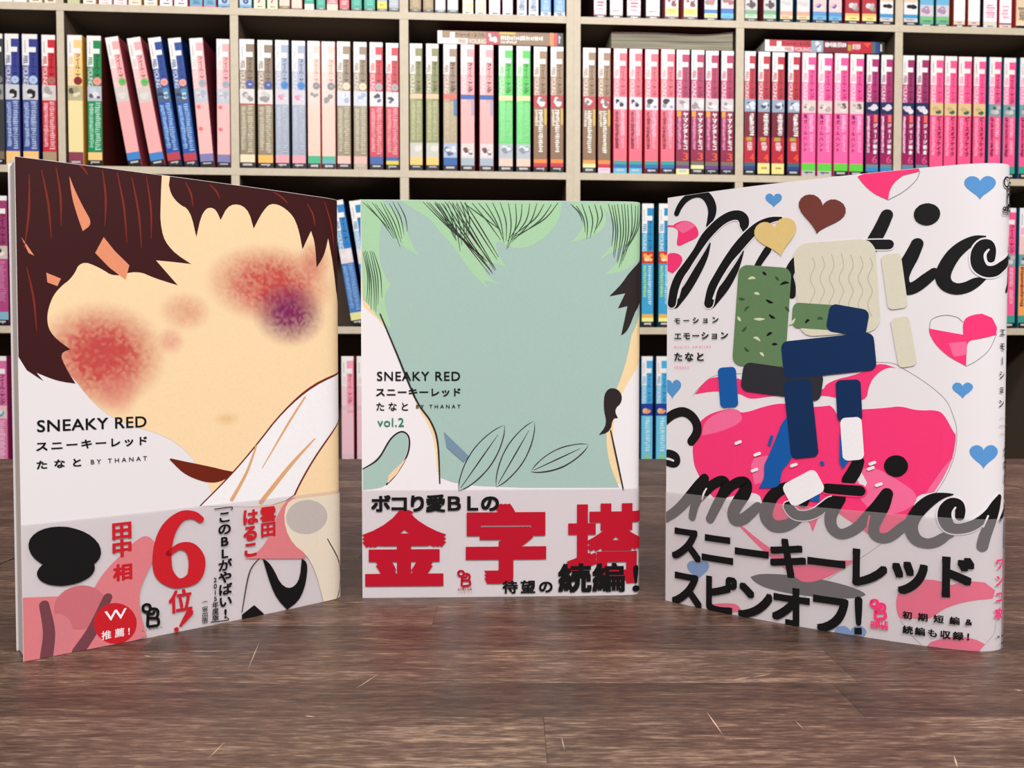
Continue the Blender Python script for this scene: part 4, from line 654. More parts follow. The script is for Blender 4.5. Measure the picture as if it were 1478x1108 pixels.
('stroke','cover_picture_detail','woolline',[(82.41,149.88,0.14),(83.28,146.09,0.14),(81.68,141.25,0.14),(83.39,136.25,0.14),(81.79,131.37,0.14),(83.23,126.4,0.14)],(0.0,'paper')),
('stroke','cover_picture_detail','woolline',[(85.88,149.08,0.14),(86.74,145.9,0.14),(85.16,141.08,0.14),(86.85,136.11,0.14),(85.28,131.26,0.14),(86.7,126.31,0.14)],(0.0,'paper')),
('poly','colour_patch~15','olive',0,[(54.1,109.5),(53.9,108.4),(53.3,107.3),(52.4,106.6),(51.3,106.1),(50.1,106.0),(35.6,106.9),(34.4,107.2),(33.3,107.8),(32.4,108.7),(31.9,109.9),(31.8,111.1),(34.0,145.9),(34.3,147.1),(34.9,148.1),(35.9,148.8),(37.0,149.2),(38.3,149.2),(52.6,147.3),(53.8,147.0),(54.8,146.3),(55.5,145.4),(56.0,144.3),(56.1,143.1)]),
('poly','colour_patch~16','olive',0,[(76.0,123.4),(75.8,122.6),(75.4,121.9),(74.9,121.4),(74.2,121.1),(73.5,121.1),(58.9,122.4),(58.1,122.6),(57.5,123.1),(56.9,123.7),(56.6,124.4),(56.5,125.2),(56.8,130.3),(57.0,131.1),(57.4,131.8),(58.0,132.3),(58.7,132.6),(59.5,132.6),(74.0,131.1),(74.8,130.9),(75.4,130.4),(75.9,129.8),(76.2,129.1),(76.2,128.3)]),
('stroke','cover_picture_detail','camolight',[(38.5,143.41,0.26),(39.92,143.82,0.58),(41.32,143.47,0.21)],(0.0,'paper')),
('stroke','cover_picture_detail','ink',[(44.53,145.93,0.26),(45.22,145.23,0.57),(45.92,144.54,0.21)],(0.0,'paper')),
('stroke','cover_picture_detail','camodark',[(49.76,143.66,0.26),(50.45,142.8,0.57),(51.14,142.06,0.21)],(0.0,'paper')),
('stroke','cover_picture_detail','camolight',[(41.14,137.29,0.26),(42.12,137.14,0.58),(43.1,136.73,0.21)],(0.0,'paper')),
('stroke','cover_picture_detail','ink',[(46.09,134.3,0.26),(47.43,133.41,0.57),(48.76,132.99,0.21)],(0.0,'paper')),
('stroke','cover_picture_detail','camodark',[(36.91,130.07,0.27),(37.85,131.26,0.58),(38.81,131.62,0.21)],(0.0,'paper')),
('stroke','cover_picture_detail','camolight',[(41.23,126.53,0.26),(43.28,126.35,0.58),(45.31,126.37,0.21)],(0.0,'paper')),
('stroke','cover_picture_detail','ink',[(47.37,128.13,0.26),(48.53,127.09,0.57),(49.69,126.57,0.21)],(0.0,'paper')),
('stroke','cover_picture_detail','camodark',[(35.94,121.43,0.27),(36.84,122.19,0.59),(37.73,123.32,0.21)],(0.0,'paper')),
('stroke','cover_picture_detail','camolight',[(40.98,118.72,0.26),(42.28,118.48,0.58),(43.59,117.37,0.21)],(0.0,'paper')),
('stroke','cover_picture_detail','ink',[(46.51,119.52,0.26),(47.56,120.29,0.58),(48.59,120.6,0.21)],(0.0,'paper')),
('stroke','cover_picture_detail','camodark',[(37.02,114.58,0.27),(38.01,113.44,0.59),(38.99,113.13,0.21)],(0.0,'paper')),
('stroke','cover_picture_detail','camolight',[(43.75,112.43,0.26),(44.47,111.83,0.58),(45.19,110.98,0.21)],(0.0,'paper')),
('stroke','cover_picture_detail','ink',[(48.72,115.85,0.26),(49.67,115.94,0.57),(50.63,115.86,0.21)],(0.0,'paper')),
('stroke','cover_picture_detail','camodark',[(53.97,131.09,0.26),(54.66,130.17,0.57),(55.36,129.45,0.21)],(0.0,'paper')),
('stroke','cover_picture_detail','camolight',[(55.66,123.95,0.26),(56.74,124.65,0.57),(57.81,126.15,0.21)],(0.0,'paper')),
('stroke','cover_picture_detail','ink',[(61.99,124.38,0.25),(62.71,125.33,0.56),(63.44,125.43,0.2)],(0.0,'paper')),
('stroke','cover_picture_detail','camodark',[(66.71,125.9,0.25),(67.59,126.22,0.56),(68.48,125.7,0.2)],(0.0,'paper')),
('stroke','cover_picture_detail','camolight',[(70.57,125.71,0.25),(72.4,125.76,0.55),(74.22,125.65,0.2)],(0.0,'paper')),
('stroke','cover_picture_detail','ink',[(51.95,140.36,0.26),(53.54,141.05,0.57),(55.13,140.9,0.21)],(0.0,'paper')),
('stroke','cover_picture_detail','camodark',[(34.44,135.43,0.27),(35.63,135.07,0.59),(36.81,134.94,0.21)],(0.0,'paper')),
('stroke','cover_picture_detail','camolight',[(33.98,127.55,0.27),(34.6,126.64,0.59),(35.21,125.84,0.21)],(0.0,'paper')),
('poly','colour_patch~17','charcoal',0,[(68.3,95.5),(68.1,94.7),(67.6,93.9),(66.9,93.3),(66.0,93.0),(65.2,93.0),(38.3,96.1),(37.4,96.4),(36.6,96.9),(36.0,97.7),(35.6,98.6),(35.6,99.5),(36.4,105.6),(36.7,106.5),(37.3,107.3),(38.1,107.9),(39.0,108.2),(40.0,108.2),(66.6,104.6),(67.4,104.3),(68.2,103.8),(68.7,103.1),(69.0,102.2),(69.0,101.3)]),
('poly','cover_picture_detail','royal',0,[(57.7,88.4),(53.2,84.4),(51.0,78.1),(47.2,68.5),(45.6,65.2),(46.1,60.5),(43.7,55.6),(52.7,56.4),(52.6,63.4),(56.4,67.5),(60.0,76.2),(62.2,84.0)]),
('poly','cover_picture_detail','royal',0,[(63.9,56.6),(68.3,59.2),(68.2,52.0),(64.1,52.4)]),
('poly','cover_picture_detail','royal',0,[(75.5,81.5),(76.7,73.4),(78.8,69.0),(76.8,65.9),(75.5,68.8)]),
('poly','cover_picture_detail','royal',0,[(47.1,74.0),(48.3,78.1),(49.6,78.0),(48.3,73.4)]),
('poly','cover_picture_detail','royal',0,[(68.0,68.3),(69.3,69.0),(70.0,67.3),(68.8,66.8)]),
('poly','colour_patch~18','navy',0,[(88.6,108.5),(88.6,107.6),(88.3,106.7),(87.8,106.0),(87.1,105.5),(86.3,105.3),(56.8,101.7),(55.8,101.8),(54.9,102.1),(54.2,102.7),(53.7,103.5),(53.4,104.5),(52.4,113.8),(52.4,114.7),(52.7,115.6),(53.3,116.4),(54.1,116.9),(55.1,117.1),(84.7,120.0),(85.5,119.9),(86.3,119.6),(87.0,119.0),(87.5,118.2),(87.7,117.3)]),
('poly','colour_patch~19','navy',0,[(67.5,72.8),(67.5,72.1),(67.2,71.4),(66.8,70.8),(66.3,70.4),(65.6,70.2),(59.1,69.1),(58.4,69.0),(57.8,69.3),(57.2,69.7),(56.8,70.2),(56.6,70.9),(53.5,98.3),(53.6,99.0),(53.8,99.7),(54.3,100.2),(54.8,100.6),(55.5,100.8),(62.1,101.6),(62.8,101.6),(63.4,101.4),(63.9,100.9),(64.3,100.3),(64.5,99.7)]),
('poly','colour_patch~20','navy',0,[(83.8,87.5),(83.8,86.9),(83.6,86.3),(83.2,85.9),(82.7,85.5),(82.1,85.4),(76.5,84.9),(75.9,84.9),(75.4,85.1),(75.0,85.5),(74.7,86.1),(74.5,86.7),(73.8,99.2),(73.8,99.9),(74.1,100.4),(74.4,100.9),(75.0,101.2),(75.5,101.4),(81.1,101.7),(81.7,101.7),(82.2,101.4),(82.7,101.0),(83.0,100.5),(83.1,99.9)]),
('poly','colour_patch~21','navy',0,[(84.9,120.8),(84.7,120.0),(84.2,119.3),(83.5,118.9),(82.8,118.6),(82.0,118.6),(72.3,120.6),(71.5,120.9),(70.8,121.4),(70.4,122.2),(70.1,123.0),(70.1,123.9),(71.0,129.3),(71.2,130.1),(71.7,130.8),(72.4,131.2),(73.2,131.5),(74.0,131.4),(83.6,129.3),(84.4,129.0),(85.0,128.5),(85.5,127.8),(85.7,127.0),(85.7,126.1)]),
('poly','colour_patch~22','royal',0,[(34.4,91.4),(34.4,90.8),(34.1,90.2),(33.7,89.8),(33.2,89.4),(32.6,89.3),(28.5,88.9),(27.9,88.9),(27.3,89.1),(26.8,89.5),(26.4,90.0),(26.3,90.6),(25.2,104.0),(25.2,104.7),(25.5,105.2),(25.9,105.7),(26.5,106.0),(27.1,106.1),(31.2,106.4),(31.8,106.4),(32.4,106.2),(32.9,105.8),(33.2,105.2),(33.4,104.7)]),
('poly','colour_patch~23','white',0,[(84.6,72.4),(84.5,71.8),(84.3,71.2),(83.9,70.6),(83.4,70.3),(82.8,70.1),(78.9,69.5),(78.2,69.6),(77.7,69.8),(77.2,70.2),(76.8,70.7),(76.7,71.4),(75.7,84.1),(75.8,84.8),(76.0,85.4),(76.4,85.9),(76.9,86.3),(77.6,86.5),(81.5,86.9),(82.1,86.9),(82.7,86.6),(83.2,86.2),(83.5,85.7),(83.6,85.0)]),
('poly','colour_patch~24','white',0,[(69.5,59.2),(69.8,58.5),(69.8,57.7),(69.6,56.9),(69.1,56.2),(68.5,55.7),(59.9,50.1),(59.1,49.7),(58.4,49.6),(57.6,49.8),(56.9,50.2),(56.5,50.8),(54.0,55.2),(53.8,55.9),(53.7,56.8),(54.0,57.6),(54.4,58.3),(55.0,58.8),(63.9,64.4),(64.6,64.7),(65.4,64.7),(66.1,64.6),(66.7,64.1),(67.2,63.5)]),
('stroke','cover_picture_detail','white',[(33.55,73.82,0.64),(35.52,74.66,0.64)],(0.0,'paper')),
('stroke','cover_picture_detail','white',[(41.9,69.42,0.63),(43.81,70.25,0.63)],(0.0,'paper')),
('stroke','cover_picture_detail','white',[(40.77,62.6,0.63),(42.68,63.46,0.63)],(0.0,'paper')),
('stroke','cover_picture_detail','white',[(57.05,65.92,0.61),(58.84,66.74,0.61)],(0.0,'paper')),
('stroke','cover_picture_detail','white',[(86.85,68.65,0.59),(88.46,69.42,0.59)],(0.0,'paper')),
('stroke','cover_picture_detail','white',[(86.33,66.63,0.59),(87.95,67.4,0.59)],(0.0,'paper')),
('stroke','cover_picture_detail','white',[(89.25,60.42,0.58),(90.85,61.2,0.58)],(0.0,'paper')),
('text','cover_lettering','ink','モーション',(3.91,125.4,25.3,128.06),'h',0.7),
('text','cover_lettering','ink','エモーション',(3.96,118.4,29.71,121.46),'h',0.7),
('text','cover_lettering','ink','たなと',(4.02,108.92,18.57,112.68),'h',0.7),
('text','cover_lettering','hotpink','motion emotion',(3.99,114.79,21.88,115.83),'h',0),
('text','cover_lettering','hotpink','thanat',(4.05,105.64,11.38,106.92),'h',0),
('text','cover_lettering','ink','エモーション',(131.32,91.91,134.05,120.71),'v',0.4),
('text','cover_lettering','ink','モーション',(138.34,96.25,138.69,121.02),'v',0.4),
('text','cover_lettering','ink','たなと',(134.79,63.04,138.48,77.02),'v',0.4),
('stroke','emblem~25','ink',[(132.24,176.24,0.3),(133.0,176.98,0.3),(134.5,176.93,0.3),(135.27,175.67,0.3),(134.64,173.99,0.3),(133.11,173.59,0.3),(132.29,174.21,0.3),(132.13,175.32,0.3),(132.24,176.24,0.3)],(0,'paper')),
('stroke','emblem~25','ink',[(134.1,173.7,0.3),(134.19,170.98,0.3),(134.32,167.24,0.3),(138.15,167.65,0.3),(138.82,168.22,0.3),(138.91,169.85,0.3),(138.74,171.2,0.3),(138.11,171.31,0.3),(134.37,170.77,0.3)],(0,'paper')),
('stroke','emblem~25','ink',[(135.77,175.28,0.3),(138.43,175.73,0.3),(138.75,174.65,0.3),(138.72,172.58,0.3),(138.47,171.61,0.3)],(0,'paper')),
('stroke','emblem~25','ink',[(134.47,172.83,0.3),(138.09,173.37,0.3),(138.23,174.32,0.3)],(0,'paper')),
('text','cover_lettering','ink','onBLUE',(131.61,164.55,139.2,166.95),'h',0.7),
('text','cover_lettering','greyink','comics',(131.4,163.05,139.22,165.06),'h',0),
('text','cover_lettering','greyink','motion',(132.21,87.46,138.48,88.13),'h',0),
('text','cover_lettering','greyink','emotion',(131.74,84.46,138.51,85.25),'h',0),
('text','cover_lettering','greyink','thanat',(132.37,81.41,138.54,82.19),'h',0),
('text','band_lettering','ink','スニーキーレッド',(3.39,19.17,123.13,35.76),'h',1),
('text','band_lettering','ink','スピンオフ',(3.59,-0.52,79.7,16.29),'h',1),
('stroke','band_lettering','ink',[(83.31,14.56,1.45),(83.37,9.7,1.27),(83.42,5.33,0.97)],(0.0,'paper')),
('poly','band_lettering','ink',0,[(81.9,3.3),(84.6,3.8),(84.7,1.1),(82.0,0.7)]),
('stroke','band_emblem~26','hotpink',[(88.03,14.68,0.57),(88.77,15.29,0.57),(89.9,15.28,0.57),(90.28,14.34,0.57),(89.92,13.12,0.57),(88.8,12.79,0.57),(88.05,13.18,0.57),(87.91,14.0,0.57),(88.03,14.68,0.57)],(0,'paper')),
('stroke','band_emblem~26','hotpink',[(89.55,12.9,0.57),(89.58,10.91,0.57),(89.61,8.16,0.57),(91.23,8.33,0.57),(92.83,8.9,0.57),(93.07,10.1,0.57),(92.68,11.03,0.57),(91.2,10.98,0.57),(89.7,10.76,0.57)],(0,'paper')),
('stroke','band_emblem~26','hotpink',[(90.54,14.04,0.57),(92.02,14.25,0.57),(92.78,13.53,0.57),(92.67,12.03,0.57),(92.06,11.27,0.57)],(0,'paper')),
('stroke','band_emblem~26','hotpink',[(89.81,12.27,0.57),(91.18,12.47,0.57),(91.54,13.19,0.57)],(0,'paper')),
('text','band_lettering','hotpink','onBLUE',(87.71,5.5,94.11,7.69),'h',0.8),
('text','band_lettering','hotpink','comics',(87.73,4.25,94.13,6.24),'h',0.7),
('text','band_lettering','ink','初期短編&',(99.05,9.67,122.63,12.72),'h',0.8),
('text','band_lettering','ink','続編も収録！',(99.13,3.97,121.67,7.15),'h',0.8),
('text','band_lettering','hotpink','ワンコ攻',(130.7,11.91,135.09,34.73),'v',0.8),
('text','band_lettering','hotpink','男子受',(138.42,12.61,139.03,33.78),'v',0.8),
('text','band_lettering','ink','祥伝社',(131.99,4.91,138.47,5.75),'h',0.8),
('text','band_lettering','ink','刊',(133.98,2.2,138.08,2.84),'h',0.8),
 ],
}
P0 = (-1.037, 1.675); P1 = (1.121, 1.811)
DIV = [(121.8, 136.1), (463.8, 480.2), (806.9, 824.7), (1514.1, 1531.2), (1860.9, 1878.2)]
DBL = (1152.8, 1182.7)
SCR = [(0.0606, 0.2543, 0.0616, 0.2386, 0.0002), (0.0613, 0.236, 0.0724, 0.2364, 0.0001), (0.0756, 0.2799, 0.082, 0.2824, 0.0001), (0.0835, 0.2824, 0.0902, 0.2856, 0.0001), (-0.0982, 0.319, -0.0934, 0.2894, 0.0001), (-0.1362, 0.3031, -0.1333, 0.3024, 0.0002), (0.0143, 0.2377, 0.0148, 0.2292, 0.0001), (-0.0518, 0.2728, -0.0468, 0.2849, 0.0001), (0.1224, 0.2259, 0.1196, 0.2189, 0.0002), (-0.0637, 0.2513, -0.0604, 0.2508, 0.0002), (0.1671, 0.2716, 0.1687, 0.2705, 0.0002), (-0.0835, 0.2239, -0.0823, 0.2342, 0.0001), (0.086, 0.2479, 0.0865, 0.2422, 0.0001)]
ROWS = {'middle': [(0,[(-13.0,13.8,'charcoal',0),(17.9,46.1,'blue',0),(51.4,81.9,'blue',0),(88.6,116.7,'red',0)]),(1,[(139.8,170.3,'yellow',0),(177.8,207.0,'green',0),(257.2,284.3,'pinkgreen',9.6),(302.6,330.8,'pinkgreen',10.2),(337.6,365.1,'royal',8.6),(369.3,396.9,'royal',7),(401.0,428.6,'pinkgrey',4.6),(434.2,461.2,'pinkgrey',0)]),(2,[(480.6,511.8,'brown',0),(516.5,547.7,'brown2',0),(552.5,580.2,'slate',0),(585.8,613.6,'slate',0),(617.8,643.4,'salmon',0),(646.2,674.1,'salmon2',0),(677.8,705.8,'taupe',0),(711.4,739.5,'taupe2',0),(744.3,771.8,'crimson',0),(777.5,804.3,'crimson2',0)]),(3,[(826.5,853.5,'olive',0),(860.3,887.4,'olive',0),(896.1,925.4,'tan',0),(932.2,960.8,'rose',0),(971.7,1000.4,'rose',0),(1011.3,1041.4,'lime',0),(1048.3,1078.5,'lime',0),(1084.5,1113.7,'bronze',0),(1119.8,1147.9,'bronze',0)]),(4,[(1188.3,1216.1,'bronze2',0),(1220.8,1248.0,'bronze3',0),(1253.6,1282.9,'coral2',0),(1287.0,1315.5,'coral2',0),(1320.6,1350.0,'coral',0),(1354.2,1384.5,'coral',0),(1387.3,1416.0,'magenta2',0),(1418.8,1447.6,'magenta3',0),(1450.4,1479.5,'magenta',0),(1483.8,1512.1,'magenta',0)]),(5,[(1533.9,1558.8,'scarlet',0),(1563.7,1590.8,'scarlet2',0),(1594.6,1622.9,'scarlet2',0),(1628.9,1656.1,'scarlet',0),(1659.4,1690.8,'candy',0),(1695.5,1727.8,'candy',0),(1730.6,1761.3,'candy2',0),(1765.7,1796.6,'candy2',0),(1802.1,1829.7,'plum',0),(1833.8,1860.6,'plum',0)]),(6,[(1881.8,1909.0,'plum2',0),(1912.4,1940.2,'plum2',0),(1943.0,1972.5,'cork',0),(1975.3,2003.8,'cork',0),(2006.6,2036.8,'cork',0),(2040.8,2068.8,'cork',0),(2075.0,2102.6,'teal',0),(2108.8,2136.4,'teal',0),(2143.5,2171.2,'teal',0)])],'top': [(0,[(6.3,34.4,'t_white',0),(37.1,62.5,'t_white',0),(66.6,92.1,'t_cream',0),(95.7,120.1,'t_cream',0)]),(1,[(141.7,166.9,'t_sage',0),(171.3,197.4,'t_1',0),(202.2,227.9,'t_2',0),(231.9,257.9,'t_2',0),(261.7,287.9,'t_3',0),(291.7,318.6,'t_3',0),(322.7,348.7,'t_4',0),(351.9,378.9,'t_4',0),(382.4,408.8,'t_5',0),(410.6,435.4,'t_5',0),(438.7,463.4,'t_6',0)]),(2,[(481.4,506.6,'t_6',0),(510.1,533.7,'t_7',0),(537.2,559.4,'t_7',0),(561.5,583.1,'t_blush',0),(586.6,608.2,'t_blush2',0),(612.7,633.1,'t_teal2',0),(636.5,655.1,'t_teal',0),(657.9,681.2,'t_coral',0),(684.1,704.3,'t_red',0),(707.8,729.7,'t_teal',0),(733.9,756.5,'t_teal',0),(760.4,781.2,'t_greyyel',0),(784.7,806.0,'t_grey',0)]),(3,[(827.3,851.2,'t_brown',0),(854.7,876.8,'t_brown',0),(879.6,902.0,'t_grey2',0),(904.9,927.8,'t_grey2',0),(936.2,958.8,'t_yel',0),(962.8,985.8,'t_yel',0),(991.1,1015.3,'t_lilac',0),(1019.3,1041.4,'t_lilac',0),(1049.4,1070.5,'t_blue2',0),(1074.1,1095.4,'t_blue2',0),(1099.0,1121.2,'t_blue',0),(1127.0,1150.5,'t_blue',0)]),(4,[(1211.0,1238.0,'t_wred',0),(1245.3,1273.6,'t_wred2',0),(1281.2,1311.1,'t_wred',0),(1321.7,1351.6,'t_wred2',0),(1362.6,1391.4,'t_yellowface',0),(1402.2,1432.5,'t_yellowface',0),(1446.7,1475.8,'t_bluegreen',0),(1481.8,1509.8,'t_bluecyan',0)]),(5,[(1533.7,1561.8,'t_greenface',0),(1574.1,1601.7,'t_greenface',0),(1610.1,1638.6,'t_peachface',0),(1646.6,1675.3,'t_peachface',0),(1681.6,1712.0,'t_skyface',0),(1716.8,1745.8,'t_skyface',0),(1752.0,1784.3,'t_redface',0),(1789.2,1821.5,'t_redface',0),(1828.5,1858.6,'t_blackface',0)]),(6,[(1880.8,1913.1,'t_blackface',0),(1918.3,1949.1,'t_violet',0),(1953.7,1983.3,'t_violet',0),(1993.4,2018.9,'t_wbrown',0),(2025.9,2053.3,'t_wbrown',0),(2058.7,2089.7,'t_wpink',0),(2096.3,2124.3,'t_wpink2',0),(2132.7,2161.4,'t_sand',0)])],'third': [(0,[(-14.7,17.4,'wine',0)]),(2,[(705.6,732.6,'azure',9.5),(739.0,765.4,'azure2',8.5)]),(4,[(1315.3,1341.4,'cyan',0),(1351.0,1377.8,'cyan',0)]),(6,[(2112.8,2142.7,'teal',0),(2149.0,2178.1,'teal2',0)])],'fourth': [(0,[(-19.8,11.4,'mauve',0)]),(2,[(682.6,708.7,'palepink',0),(714.2,739.7,'palepink',0)]),(4,[(1315.9,1341.3,'sky',0),(1347.3,1373.5,'sky',0)])]}
def S(lay,main,desc,**k): d=dict(lay=lay,main=main,desc=desc); d.update(k); return d
GR=(235,232,228)
